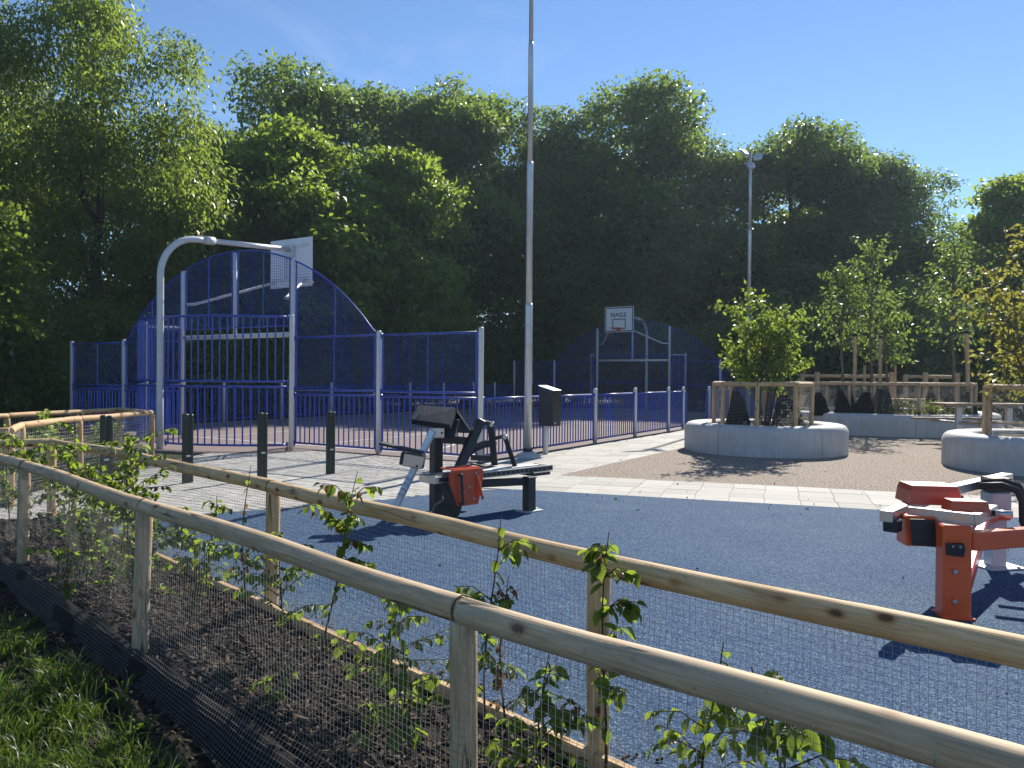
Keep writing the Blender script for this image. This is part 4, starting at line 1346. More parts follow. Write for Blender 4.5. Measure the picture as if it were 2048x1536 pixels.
def sapling(label, x, y, h, n, seed, lean=(0, 0), size=.07, bush=.22, dead=0, branches=6, group='saplings in the front bed', bare=.25):
    rs2 = random.Random(seed)
    z0 = mulch_z(x, y) - .02
    t = thing('sapling', label, 'sapling', (x, y, z0), 0, group)
    mb = MB(); anchors = []
    m = 7; P = []
    for k in range(m + 1):
        f = k / m
        P.append(Vector((lean[0] * f ** 1.3 + .02 * math.sin(f * 5 + seed), lean[1] * f ** 1.3 + .02 * math.cos(f * 4 + seed), h * f)))
    mb.tube(P, [.0065 * (1 - .72 * k / m) for k in range(m + 1)], 6)
    for k in range(2, m + 1):
        for j in range(3):
            f = (k - 1 + j / 3) / m
            if f > bare: anchors.append((P[k - 1].lerp(P[k], j / 3), rs2.uniform(0, 6.28), .3))
    for b in range(branches):
        f = rs2.uniform(bare, .92); i = min(m - 1, int(f * m)); s0 = P[i].lerp(P[i + 1], f * m - i)
        a = b * 2.4 + rs2.uniform(-.5, .5); L = bush * rs2.uniform(.6, 1.25) * (1.15 - .5 * f)
        d = Vector((math.cos(a), math.sin(a), rs2.uniform(.15, .75)))
        e = s0 + d.normalized() * L; mid = s0.lerp(e, .5) + Vector((0, 0, .02))
        e.z -= .02
        mb.tube([s0, mid, e], [.0032, .0024, .0012], 4)
        for q_ in range(7):
            ff = .2 + .8 * q_ / 6
            p = s0.lerp(mid, ff * 2) if ff < .5 else mid.lerp(e, ff * 2 - 1)
            anchors.append((p, a + (1 if q_ % 2 else -1) * rs2.uniform(.4, 1.1), .55))
    mb.mesh
    st_ = link('stem', mb.mesh('stem', 'twig'), t)
    rs2.shuffle(anchors)
    k = 0
    while k < n:
        p, a, tilt = anchors[k % len(anchors)]
        if k >= len(anchors): a += rs2.uniform(1, 5); p = p + Vector((rs2.uniform(-.02, .02), rs2.uniform(-.02, .02), rs2.uniform(-.02, .02)))
        is_dead = rs2.random() < dead
        me = rs2.choice(DEADM if is_dead else LEAFM)
        s_ = size * rs2.uniform(.6, 1.2) * (.75 if is_dead else 1)
        o = link('leaf', me, t, p, None, (s_, s_ * rs2.uniform(.85, 1.1), s_))
        o.rotation_euler = (rs2.uniform(-.7, .7), rs2.uniform(.15, 1.15) + (.5 if is_dead else 0), a + rs2.uniform(-.4, .4))
        k += 1
    return t

SAP = [  # label, x, y, h, leaves, lean, size, dead, branches, bush
    ('leafy sapling in the lower right corner of the bed behind the front rail', .78, 2.02, .70, 80, (-.12, .03), .075, 0, 7, .22),
    ('sapling with few leaves below the front rail at the bottom right', 1.18, 1.62, .62, 36, (-.06, 0), .075, .1, 4, .18),
    ('tall sapling climbing past the reddish back-fence post', .32, 2.68, .90, 88, (.04, .05), .075, .04, 7, .20),
    ('withered brown sapling between the two middle fence posts', -.02, 3.03, .66, 40, (.0, 0), .05, .97, 2, .07),
    ('sapling with a crooked leafy top just right of the middle front post', -.09, 3.02, .88, 60, (.03, .03), .07, .03, 5, .17),
    ('sapling with big hanging leaves left of the middle front post', -.38, 2.86, .50, 52, (-.06, .05), .08, 0, 6, .20),
    ('low sprawling sapling with yellow-green sprays near the timber board', -.62, 3.42, .46, 84, (.10, .08), .065, 0, 8, .30),
    ('tall sapling whose dry tip reaches over the back rail', -.98, 3.86, .95, 86, (.20, .12), .07, .12, 7, .22),
    ('bushy sapling in front of the short post of the back rail', -1.22, 4.02, .62, 96, (.02, .03), .06, .02, 8, .26),
    ('thin sapling with withered tip seen against the blue rubber', -1.62, 4.62, .90, 48, (.02, .02), .05, .35, 5, .14),
    ('slender upright sapling left of the withered tip', -1.86, 4.72, .70, 58, (0, .02), .05, 0, 6, .14),
    ('small pale seedling low on the mulch near the front post', -1.05, 3.42, .20, 14, (.03, 0), .06, 0, 2, .08),
    ('little seedling on the mulch in the middle of the bed', -.55, 2.98, .24, 16, (-.03, .02), .06, 0, 2, .09),
    ('bushy sapling just right of the second front post', -1.85, 4.34, .60, 92, (.05, .06), .055, 0, 8, .24),
    ('dense round sapling with bright top standing over both rails', -2.92, 5.62, 1.02, 150, (.10, .15), .065, .03, 10, .30),
    ('dense sapling left of the second front post', -2.55, 5.05, .86, 140, (.02, .10), .058, 0, 10, .28),
    ('dark leafy sapling under the front rail near the leaning post', -2.9, 5.2, .55, 96, (.08, .06), .058, 0, 9, .26),
    ('bright sapling leaning over the back rail at its bend', -3.62, 6.25, 1.08, 130, (-.06, .12), .062, 0, 9, .26),
    ('feathery sapling right of the bend of the back rail', -3.32, 6.28, .92, 96, (.10, .10), .055, 0, 8, .22),
    ('sapling beside the leaning front post at the left', -3.42, 5.86, .72, 100, (.04, .06), .058, 0, 9, .26),
    ('leafy sapling at the left edge behind the front rail', -4.25, 6.66, .92, 110, (-.05, .04), .06, 0, 9, .28),
    ('sapling at the far left edge with small bright top leaves', -4.65, 7.02, .88, 84, (.02, .02), .055, 0, 8, .24),
    ('short bushy sapling low beside the reddish back-fence post', .12, 2.62, .52, 70, (.0, .0), .07, 0, 6, .2),
    ('sapling right of the reddish back-fence post under the back rail', .62, 2.42, .62, 64, (.05, .02), .07, 0, 6, .2),
    ('bushy sapling behind the front rail between the two left posts', -2.35, 4.78, .66, 110, (.05, .05), .06, 0, 9, .28),
    ('broad sapling with dark leaves right behind the leaning left post', -3.15, 5.72, .70, 120, (-.04, .08), .06, 0, 9, .30),
    ('sapling close to the bend of the back rail', -4.15, 7.15, .84, 90, (.05, .05), .055, 0, 8, .24),
    ('tiny seedling on the mulch between the two left posts', -2.9, 4.98, .22, 14, (0, 0), .055, 0, 2, .08),
]
for i, (lab, x, y, h, n, lean, size, dead, br, bush) in enumerate(SAP):
    sapling(lab, x, y, h * 1.06, min(290, int(n * (1.6 if x > -1.7 else 2.0))), 200 + i, lean, size * (.86 if x > -.7 else .95), bush * (1.05 if x > -.7 else 1.3), dead, br + (7 if x > -.7 else 5))
# second bed: smaller shrubs, single crowns
def low_shrub(name, label, x, y, h, rx, n, leaf, mat, seed, cat='shrub', group=None, z0=0.03):
    rng = np.random.default_rng(seed)
    C = rng.normal(size=(max(6, n // 14), 3)) * np.array([rx * .5, rx * .5, h * .24]) + np.array([0, 0, h * .58]); O = unit(rng, len(C))
    V, F = clump_leaves(rng, C, O, 14, rx * .16, leaf, .2, .8)
    V[:, 2] = np.maximum(V[:, 2], .02)
    t = thing(name, label, cat, (x, y, z0), 0, group)
    mb = MB()
    for k in range(5):
        a = k * 1.3; mb.tube([(0, 0, -.02), (math.cos(a) * rx * .2, math.sin(a) * rx * .2, h * .35), (math.cos(a) * rx * .45, math.sin(a) * rx * .45, h * .8)], [.012, .008, .003], 5)
    link('stem', mb.mesh('stem', 'twig'), t); link('crown', npmesh('crown', V, F, M[mat]), t)
    return t
for i, (lab, x, y, h, rx) in enumerate((('tall sprig poking above the second bed rail', -7.15, 11.6, 1.20, .16), ('leafy shrub inside the second bed near its corner post', -7.0, 13.2, .80, .35), ('low shrub in the middle of the second bed', -7.3, 12.3, .72, .42), ('shrub behind the netting at the near end of the second bed', -6.95, 10.6, .78, .38), ('shrub at the left edge inside the second bed', -7.6, 9.8, .75, .4))):
    low_shrub('bed_shrub', lab, x, y, h, rx, 420, (.065, .6), 'leaf_lime', 300 + i, group='shrubs in the second bed')

# ================================================================== GRASS AND BARK CHIPS
def blades(seed, spots):
    """spots: (x, y, height, lean angle) arrays -> blade strips (two quads + tip as quads)"""
    rng = np.random.default_rng(seed)
    x, y, h, z = spots
    n = len(x); a = rng.uniform(0, 2 * PI, n); b = rng.uniform(0, 2 * PI, n)
    w = rng.uniform(.0020, .0042, n); ln = rng.uniform(.2, 1.1, n) * h
    dx, dy = np.cos(a), np.sin(a); sx, sy = -np.sin(b), np.cos(b)
    V = np.empty((n, 8, 3))
    for i, (f, k, hh) in enumerate(((0, 1, 0), (.33, .95, .45), (.66, .7, .80), (1.0, .1, 1.0))):
        cx = x + dx * ln * f ** 2; cy = y + dy * ln * f ** 2; cz = z - .01 + h * hh * (1 - .12 * f)
        for s_, j in ((-1, 0), (1, 1)):
            V[:, i * 2 + j, 0] = cx + s_ * sx * w * k
            V[:, i * 2 + j, 1] = cy + s_ * sy * w * k
            V[:, i * 2 + j, 2] = cz
    base = (np.arange(n) * 8)[:, None, None]
    F = np.array([[0, 1, 3, 2], [2, 3, 5, 4], [4, 5, 7, 6]])[None] + base
    return V.reshape(-1, 3), F.reshape(-1, 4)
rg = random.Random(5)
gx, gy, gh, gz = [], [], [], []
tufts = 0
while tufts < 7200:
    x = rg.uniform(-6.0, .3); y = rg.uniform(1.2, 7.6)
    d = out_d(x, y)
    if d < .22: continue
    pn = smooth_noise(x * 1.9, y * 1.9, 7.0) + .5 * smooth_noise(x * 4.1, y * 4.1, 2.0)
    edge_k = min(1.0, max(0.0, (d - .24) / .50))
    if rg.random() > edge_k * .95 + .02: continue
    if pn < -.05 - .55 * edge_k + .12 * (1 if y > 5.2 else 0): continue
    tufts += 1
    hh = rg.uniform(.05, .13) * (1 + .7 * max(0, pn)) * (.75 if y > 4.4 else 1.15)
    for k in range(rg.randint(9, 17)):
        r1 = abs(rg.gauss(0, .035)); a = rg.uniform(0, 6.28)
        bx_, by_ = x + r1 * math.cos(a), y + r1 * math.sin(a)
        gx.append(bx_); gy.append(by_); gh.append(hh * rg.uniform(.45, 1.25)); gz.append(lawn_z(bx_, by_))
V, F = blades(3, tuple(np.array(q_) for q_ in (gx, gy, gh, gz)))
tag(link('grass', npmesh('grass', V, F, M['grass'], True)), 'long green grass tufts at the lower left', 'grass', kind='stuff')
# a few broad weeds
for i, (x, y) in enumerate(((-2.05, 3.55), (-2.5, 4.1), (-1.62, 3.35), (-3.0, 4.6))):
    rng = np.random.default_rng(40 + i); n = 16
    a = rng.uniform(0, 2 * PI, n); D = np.column_stack((np.cos(a), np.sin(a), rng.uniform(.2, 1.2, n)))
    P = np.tile(np.array([[0, 0, .01]]), (n, 1)); N = np.tile(np.array([[0, 0, 1.0]]), (n, 1)) + unit(rng, n) * .3
    V, F = leaf_cloud(P + D * .02, D, N, rng.uniform(.05, .11, n), rng.uniform(.02, .04, n))
    o = link('weed', npmesh('weed', V, F, M['grass']), None, (x, y, lawn_z(x, y)))
    tag(o, ['broad-leaved weed in the grass at the lower left', 'small weed in the grass by the leaning post shadow', 'weed at the edge of the bare soil strip', 'weed in the sparse grass at the left edge'][i], 'weed', 'weeds in the lawn')

# bark chips on the mulch, clods on the bare soil
def chips(name, n, test, zf, lmin, lmax, seed, mat, x0, x1, y0, y1, kind='stuff', asp=.3):
    rng = np.random.default_rng(seed); P = []
    while len(P) < n:
        x, y = rng.uniform(x0, x1), rng.uniform(y0, y1)
        if test(x, y): P.append((x, y, zf(x, y) + rng.uniform(.0, .012)))
    P = np.array(P)
    a = rng.uniform(0, 2 * PI, n); D = np.column_stack((np.cos(a), np.sin(a), rng.normal(size=n) * .35))
    N = np.tile(np.array([[0, 0, 1.0]]), (n, 1)) + unit(rng, n) * .6
    L = rng.uniform(lmin, lmax, n) * rng.choice([.6, 1, 1, 1.6], n)
    D /= np.linalg.norm(D, axis=1, keepdims=True)
    S = np.cross(D, N); S /= np.linalg.norm(S, axis=1, keepdims=True); U = np.cross(S, D)
    W = L * rng.uniform(asp * .4, asp, n); T = rng.uniform(.002, .006, n)
    L, W, T = L[:, None], W[:, None], T[:, None]
    V = np.empty((n, 8, 3)); i = 0
    for sx in (0, 1):
        for sy in (-1, 1):
            for sz in (-1, 1):
                V[:, i] = P + D * L * (sx - .5) + S * W * .5 * sy + U * T * sz; i += 1
    F = np.array([[0, 1, 3, 2], [4, 6, 7, 5], [0, 4, 5, 1], [2, 3, 7, 6], [1, 5, 7, 3]])[None] + (np.arange(n) * 8)[:, None, None]
    return npmesh(name, V.reshape(-1, 3), F.reshape(-1, 4), M[mat])
tag(link('bark_chips', chips('bark_chips', 14000, lambda x, y: out_d(x, y) < .14 and in_d(x, y) > .05, bank, .012, .045, 8, 'chip', -5.6, 1.8, 1.0, 8.0)), 'dark bark mulch chips covering the front bed', 'bark chips', kind='stuff')
tag(link('soil_crumbs', chips('soil_crumbs', 9000, lambda x, y: .12 < out_d(x, y) < 1.3, lawn_z, .006, .022, 9, 'chip', -5.5, .3, 1.2, 7.6, asp=.9)), 'loose dark soil crumbs between the netting and the grass', 'soil', kind='stuff')

# ================================================================== LAMPS, BIN, GREEN POSTS
def mast(label, x, y, segs, top_lights, r0):
    t = thing('lamp_mast', label, 'lamp mast', (x, y, 0))
    z = .0
    for k, (z1, r) in enumerate(segs):
        prof = [(r, 0), (r, z1 - z - .10), (r * .985, z1 - z - .05), (segs[min(k + 1, len(segs) - 1)][1], z1 - z)] if k < len(segs) - 1 else [(r, 0), (r * .92, z1 - z)]
        MB().lathe((x, y, z), prof, 20).build('mast_section', 'galv', t); z = z1
    MB().lathe((x, y, -.02), [(.27, 0), (.27, .03), (.22, .075), (.135, .125), (.10, .135)], 24).build('foot', 'concrete', t)
    MB().lathe((x, y, .11), [(r0 + .02, 0), (r0 + .02, .06), (r0 + .002, .07)], 20).build('collar', 'rubber_black', t)
    for (dx, dy, dz, a, tilt) in top_lights:
        c = Vector((x + dx, y + dy, z + dz))
        rot = Matrix.Rotation(a, 3, 'Z') @ Matrix.Rotation(tilt, 3, 'X')
        h = MB().box(c, (.30, .36, .10), rot, .03).build('floodlight', 'galv', t)
        MB().box(c + rot @ Vector((0, 0, -.06)), (.24, .30, .012), rot).build('lens', 'board', h)
        MB().bar((x, y, z + dz), c, .04, .04).build('bracket', 'galv', h)
    return t
mt = mast('tall stepped steel lamp mast rising out of the photo by the bin', .33, 15.36, [(3.1, .076), (5.95, .064), (8.35, .054), (11.5, .044)],
          [(-.38, -.1, -.1, .5, .3), (.38, .1, -.1, -2.6, .3), (0, -.35, -.35, 0, .5)], .076)
MB().box((.388, 15.285, 1.08), (.05, .03, .035), .5, .006).build('padlock', 'brass', mt)
MB().box((.33, 15.286, 1.38), (.065, .012, .62), .0, .004).build('door', 'galv', mt)
mast('distant floodlight pole with three lamps behind the round planter', 9.32, 30.06, [(4.2, .085), (7.5, .07), (10.6, .058)],
     [(-.26, -.1, -.10, .6, .8), (.30, .0, -.22, -.5, .9), (-.05, -.2, -.62, 0, .8)], .085)
b = thing('litter_bin', 'black steel litter bin with slanted lid on a grey post', 'bin', (.72, 16.02, 0))
MB().lathe((.72, 16.02, -.02), post_prof(.05, .70), 16).build('post', 'grey', b)
rt = Matrix.Rotation(R(-32), 3, 'Z')
bb = MB(); c = Vector((.80, 16.0, 0))
pf = [(-.17, .60), (.17, .60), (.17, 1.33), (-.17, 1.42)]
bb.extrude([c + rt @ Vector((x, -.17, z)) for x, z in pf], rt @ Vector((0, .34, 0)))
body = bb.build('body', 'black', b)
MB().extrude([c + rt @ Vector((x, -.18, z)) for x, z in ((-.185, 1.427), (.18, 1.330), (.18, 1.347), (-.185, 1.447))], rt @ Vector((0, .36, 0))).build('lid', 'galv', b)
MB().box(c + rt @ Vector((.1715, -.08, .66)), (.006, .04, .03), rt).build('plate', 'board', body)
MB().box(c + rt @ Vector((-.03, -.1715, 1.18)), (.26, .006, .14), rt).build('slot', 'print', body)

for i, (x, y, lab) in enumerate(((-2.98, 12.53, 'rightmost dark green twin-plate post on the paving'), (-3.90, 11.91, 'second dark green twin-plate post from the right on the paving'),
                                 (-4.83, 11.35, 'third dark green twin-plate post, its foot behind the pole rail'), (-5.74, 10.78, 'leftmost dark green twin-plate post beside the second bed netting'))):
    t = thing('cycle_post', lab, 'post', (x, y, 0), 0, 'dark green posts on the paving')
    u_ = Vector((.86, .51, 0)); ang = math.atan2(.51, .86)
    for s_, dx in ((-1, -.038), (1, .038)):
        p = Vector((x, y, 0)) + Vector((-.3, .95, 0)) * dx * 1.2 + Vector((.9, 0, 0)) * dx
        MB().box((p.x, p.y, .48 + .02), (.085, .055, 1.06 if s_ < 0 else 1.04), ang, .016).build('plate', 'green_post', t)
    MB().box((x, y, .40), (.06, .16, .02), ang).build('spacer', 'galv', t)

# ================================================================== OUTDOOR GYM, black bench machine
g = thing('exercise_machine', 'black and steel bench machine with red weight box on the rubber', 'exercise machine', (-.3, 9.0, 0))
A_ = Vector((.77, .64, 0)).normalized(); B_ = Vector((A_.y, -A_.x, 0))
def bolt(parent, p, n, r=.012, mat='steel'):
    n = Vector(n).normalized(); p = Vector(p)
    return MB().tube([p, p + n * .008, p + n * .013], [r, r, r * .7], 6).build('bolt', mat, parent)
# bench rail: two aluminium channels with a dark top and end plate
r0, r1 = Vector((-.90, 8.40, .475)), Vector((.42, 9.68, .475))
ax = (r1 - r0).normalized(); bx_ = Vector((ax.y, -ax.x, 0))
ro = Matrix((ax, bx_, Vector((0, 0, 1)))).transposed()
L = (r1 - r0).length; mid = (r0 + r1) / 2
bench = MB().box(mid, (L, .26, .05), ro, .004).build('bench', 'black', g)
for s_ in (-1, 1):
    MB().box(mid + bx_ * s_ * .14, (L, .018, .075), ro, .003).build('side_rail', 'steel', bench)
    MB().box(mid + bx_ * s_ * .151, (L - .02, .004, .045), ro).build('scale_strip', 'black', bench)
tk = MB()
for k in range(16): tk.box(r0.lerp(r1, .30 + .042 * k) + bx_ * .1545, (.005, .003, .03), ro)
tag(tk.build('scale_marks', 'steel', bench), kind='stuff')
MB().box(r0 - ax * .02, (.04, .30, .085), ro, .006).build('end_plate', 'steel', bench)
MB().box(mid + Vector((.12, .12, .037)), (L * .62, .16, .02), ro, .004).build('slide', 'galv', bench)
MB().box((.29, 9.44, .425), (.30, .26, .045), ro, .006).build('leg_cap', 'black', g)
lg = MB().box((.215, 9.12, .20), (.13, .11, .44), ro, .008).build('leg', 'black', g)
MB().box((.215, 9.12, .012), (.30, .20, .012), ro, .002).build('foot_plate', 'galv', lg)
for s_ in (-1, 1): bolt(lg, Vector((.215, 9.12, .018)) + ax * s_ * .12, (0, 0, 1), .016)
MB().bar((-.75, 8.75, .36), (.20, 9.14, .36), .07, .09, .008).build('under_beam', 'black', g)
# tall post with foot brace
po = MB().box((-.90, 9.10, .48), (.125, .12, .96), ro, .01).build('post', 'black', g)
MB().extrude([(-.93, 8.80, .0), (-.63, 8.88, .0), (-.52, 8.92, .36), (-.70, 8.88, .42), (-.74, 8.86, .22), (-.90, 8.82, .12)], (.03, -.09, 0)).build('foot_brace', 'black', g)
MB().box((-.85, 8.95, .01), (.34, .26, .012), ro, .002).build('foot_plate', 'galv', po)
for dx, dy in ((-.14, -.08), (.12, -.1), (.1, .12)): bolt(po, (-.85 + dx, 8.95 + dy, .016), (0, 0, 1), .016)
MB().bar((-.88, 9.1, .86), (-.42, 9.16, .83), .07, .09, .008).build('cross_beam', 'black', g)
# arm pad: two boards meeting in a ridge
pd = MB().extrude([(-1.14, 8.72, 1.06), (-.70, 8.74, 1.00), (-.655, 9.0, 1.185), (-1.085, 8.98, 1.21)], (-.01, -.035, .06)).build('arm_pad', 'black', g)
MB().extrude([(-1.085, 8.99, 1.255), (-.655, 9.01, 1.235), (-.50, 9.34, .96), (-.93, 9.32, .98)], (.01, -.02, -.045)).build('arm_pad', 'black', g)
MB().extrude([(-.80, 8.80, .92), (-.66, 8.82, .91), (-.62, 8.95, 1.10), (-.80, 8.95, 1.12)], (.0, .25, 0)).build('pad_bracket', 'black', g)
for x, z in ((-1.02, 1.155), (-.76, 1.135), (-1.05, 1.10), (-.79, 1.075)): bolt(pd, (x, 8.76 + (z - 1.06) * .9, z + .065), (-.1, -1, .8), .009)
# inclined steel leg with slider and foot rest
il0, il1 = Vector((-.90, 8.72, .99)), Vector((-1.37, 8.66, .0))
leg = MB().bar(il0, il1, .07, .12, .006, up=(0, -1, .2)).build('inclined_leg', 'steel_paint', g)
for k in range(4):
    p = il0.lerp(il1, .55 + .06 * k)
    MB().box(p + Vector((-.005, -.07, .0)), (.075, .05, .018), Matrix.Rotation(.45, 3, 'Y'), .004).build('rung', 'steel_paint', leg)
hd = MB().box((-.86, 8.80, .96), (.16, .10, .13), .1, .012).build('hinge_plate', 'steel', g)
for dx in (-.05, .06): bolt(hd, (-.86 + dx, 8.745, .96), (0, -1, 0), .014, 'black')
sl = MB().box((-1.10, 8.62, .655), (.235, .16, .15), Matrix.Rotation(.18, 3, 'Y'), .01).build('slider_box', 'steel', g)
MB().box((-1.235, 8.62, .68), (.035, .145, .14), Matrix.Rotation(.18, 3, 'Y'), .004).build('slider_end', 'black', sl)
for x in (-1.06, -.99): bolt(sl, (x, 8.535, .60), (0, -1, 0), .014, 'black')
MB().bar((-1.48, 8.60, .85), (-.99, 8.58, .745), .18, .028, .008).build('foot_rest', 'black', g)
# lever frame on the bench
MB().bar((-.37, 9.14, 1.09), (-.62, 8.94, .52), .10, .135, .01, up=(.3, -1, 0)).build('lever', 'black', g)
MB().bar((-.38, 9.13, 1.075), (-.23, 9.20, 1.03), .10, .06, .01).build('lever_head', 'black', g)
l2 = MB().bar((-.255, 9.18, 1.06), (-.205, 9.30, .54), .09, .08, .008, up=(1, 0, 0)).build('lever', 'black', g)
MB().bar((-.26, 9.24, .85), (-.07, 9.24, .895), .05, .045, .006).build('link', 'black', g)
MB().bar((-.085, 9.22, .90), (.05, 9.30, .50), .06, .055, .006, up=(1, 0, 0)).build('link', 'black', g)
bolt(g, (-.085, 9.17, .885), (0, -1, 0), .034); bolt(g, (-.245, 9.12, 1.03), (0, -1, 0), .026)
P = [Vector((-.58, 9.9, .60)), Vector((-.48, 9.85, .68)), Vector((-.34, 9.75, .75)), Vector((-.22, 9.6, .77))]
MB().tube(P, [.045, .05, .05, .045], 8).build('foot_lever', 'black', g)
MB().bar((-.52, 9.9, .56), (-.20, 9.7, .57), .06, .07, .008).build('foot_lever', 'black', g)
MB().bar((-.46, 9.35, .545), (-.18, 9.22, .50), .16, .02, .006).build('foot_plate', 'rubber_black', g)
# weight box
wb = MB().extrude([(-.66, 8.36, .58), (-.36, 8.62, .58), (-.335, 8.64, .52), (-.35, 8.63, .46), (-.40, 8.585, .18), (-.60, 8.41, .18), (-.685, 8.34, .44), (-.69, 8.335, .52)], (.03, -.04, 0)).build('weight_box', 'orange_dark', g)
MB().extrude([(-.66, 8.36, .578), (-.36, 8.62, .578), (-.50, 8.78, .578), (-.80, 8.52, .578)], (0, 0, .012)).build('top_plate', 'orange_dark', wb)
MB().extrude([(-.69, 8.37, .47), (-.80, 8.46, .47), (-.74, 8.45, .20), (-.61, 8.43, .19)], (.02, .05, 0)).build('side_plate', 'black', wb)
hb = MB().bar(Vector((-.575, 8.365, .54)) + B_ * .045, Vector((-.555, 8.375, .20)) + B_ * .045, .03, .032, .006, up=(1, 0, 0)).build('grip', 'black', wb)
for z in (.53, .21): MB().bar(Vector((-.565, 8.37, z)) + B_ * .04, Vector((-.565, 8.37, z)) - B_ * .01, .03, .03, .004).build('grip_foot', 'black', hb)
MB().tube([Vector(p) + B_ * .03 for p in ((-.40, 8.52, .50), (-.375, 8.535, .42), (-.36, 8.545, .32), (-.335, 8.555, .24))], [.014, .018, .02, .018], 6).build('strap', 'orange', wb)
for x, z in ((-.40, .53), (-.47, .38), (-.53, .33), (-.42, .245)): bolt(wb, Vector((x, 8.36 + (x + .63) * .867 - .04, z)) + B_ * .002, B_, .015)

# ================================================================== orange machine at the right
g = thing('exercise_machine', 'orange weight machine cut by the right edge of the photo', 'exercise machine', (3.0, 5.1, 0))
pst = MB().box((2.995, 5.14, .315), (.185, .13, .64), -.12, .012).build('post', 'orange', g)
for z in (.13, .33): bolt(pst, (2.965, 5.068, z), (-.1, -1, 0), .018)
MB().extrude([(2.90, 5.07, .52), (3.0, 5.055, .525), (3.01, 5.053, .49), (3.0, 5.055, .435), (2.90, 5.07, .445)], (-.005, -.03, 0)).build('rubber_stop', 'rubber_black', pst)
for x in (2.93, 2.975): bolt(pst, (x, 5.04 - (x - 2.93) * .15, .505), (-.1, -1, 0), .009)
MB().box((3.01, 5.16, .012), (.20, .20, .014), -.12, .002).build('foot_plate', 'orange', pst)
MB().bar((3.08, 5.12, .525), (4.7, 5.62, .525), .10, .125, .012).build('beam', 'orange', g)
e2 = MB().box((4.66, 5.61, .30), (.17, .13, .60), .3, .012).build('post', 'orange', g)
MB().box((4.66, 5.61, .012), (.26, .24, .014), .3, .002).build('foot_plate', 'orange', e2)
MB().bar((3.09, 5.22, .12), (3.95, 6.35, .46), .09, .12, .012).build('brace', 'orange', g)
rl = MB().box((4.18, 6.56, .36), (.13, .13, .72), .0, .012).build('rear_leg', 'galv', g)
MB().box((4.18, 6.56, .012), (.34, .30, .014), .2, .002).build('foot_plate', 'galv', rl)
for dx, dy in ((-.13, -.1), (.13, -.11), (.13, .1)): bolt(rl, (4.18 + dx, 6.56 + dy, .018), (0, 0, 1), .018)
MB().box((4.18, 6.56, .56), (.17, .17, .18), 0, .008).build('sleeve', 'galv', rl)
MB().box((4.18, 6.56, .44), (.165, .165, .05), 0, .008).build('collar', 'orange', rl)
MB().box((4.18, 6.56, .715), (.175, .175, .12), 0, .008).build('cap', 'black', rl)
MB().bar((3.98, 6.45, .46), (4.14, 6.52, .46), .09, .12, .01).build('brace_end', 'orange', g)
# steel tube frame on top
def tubebar(p, q_, w=.065, h=.065): return MB().bar(p, q_, w, h, .004).build('frame_tube', 'steel', g)
tubebar((2.58, 5.23, .665), (3.40, 6.15, .665), .085, .075)
tubebar((2.83, 5.42, .668), (3.13, 5.13, .668), .06, .075)
tubebar((3.12, 5.12, .668), (3.50, 5.52, .668), .06, .075)
tubebar((3.50, 5.53, .668), (3.30, 5.98, .672), .05, .06)
tubebar((3.35, 6.05, .70), (4.66, 7.15, .705), .10, .07)
MB().tube([(3.42, 5.38, .665), (3.52, 5.34, .665)], .028, 10).build('axle', 'steel', g)
MB().box((2.64, 5.26, .600), (.105, .095, .085), .75, .008).build('rubber_foot', 'rubber_black', g)
# cowls: tapered pressed boxes
def cowl(c, l, w, h, a, tl, mat, name):
    rot = Matrix.Rotation(a, 3, 'Z'); c = Vector(c); V = []
    for z, k in ((0, 1.0), (h * .72, .93), (h, tl)):
        for sx, sy in ((-1, -1), (1, -1), (1, 1), (-1, 1)): V.append(c + rot @ Vector((sx * l / 2 * k, sy * w / 2 * k, z)))
    F = [(3, 2, 1, 0), (8, 9, 10, 11)]
    for r_2 in (0, 4): F += [(r_2 + i, r_2 + (i + 1) % 4, r_2 + 4 + (i + 1) % 4, r_2 + 4 + i) for i in range(4)]
    return MB().add(V, F).build(name, mat, g)
cw = cowl((3.10, 5.66, .70), .36, .30, .135, -.15, .86, 'orange_dark', 'cowl')
MB().box((3.272, 5.62, .755), (.012, .22, .085), -.15, .004).build('end_plate', 'galv', cw)
for y in (5.50, 5.64): bolt(cw, (3.278, y + .04, .755), (1, -.2, 0), .018, 'black')
cowl((3.19, 5.34, .692), .26, .16, .075, -.15, .88, 'orange_dark', 'cowl')
ub = MB().box((2.875, 5.36, .555), (.24, .17, .21), -.12, .01).build('weight_box', 'orange', g)
MB().extrude([(2.76, 5.262, .645), (2.92, 5.243, .645), (2.935, 5.241, .455), (2.775, 5.26, .465)], (-.001, -.006, 0)).build('front_panel', 'black', ub)
for z in (.50, .61): bolt(ub, (2.965, 5.25, z), (.1, -1, 0), .016, 'galv')
for k, (o1, o2) in enumerate(((0, 0), (.18, .25))):
    P = [Vector(p) + Vector((o1, o2, 0)) for p in ((3.75, 6.1, .76), (3.90, 6.05, .775), (3.99, 6.0, .74), (4.02, 5.98, .66), (4.02, 5.97, .50), (4.04, 5.95, .43), (4.10, 5.93, .40), (4.5, 5.9, .40))]
    MB().tube(P, .028, 10).build('handle', 'rubber_black', g)
MB().box((4.35, 5.85, .435), (.5, .34, .05), .2, .02).build('seat', 'black', g)

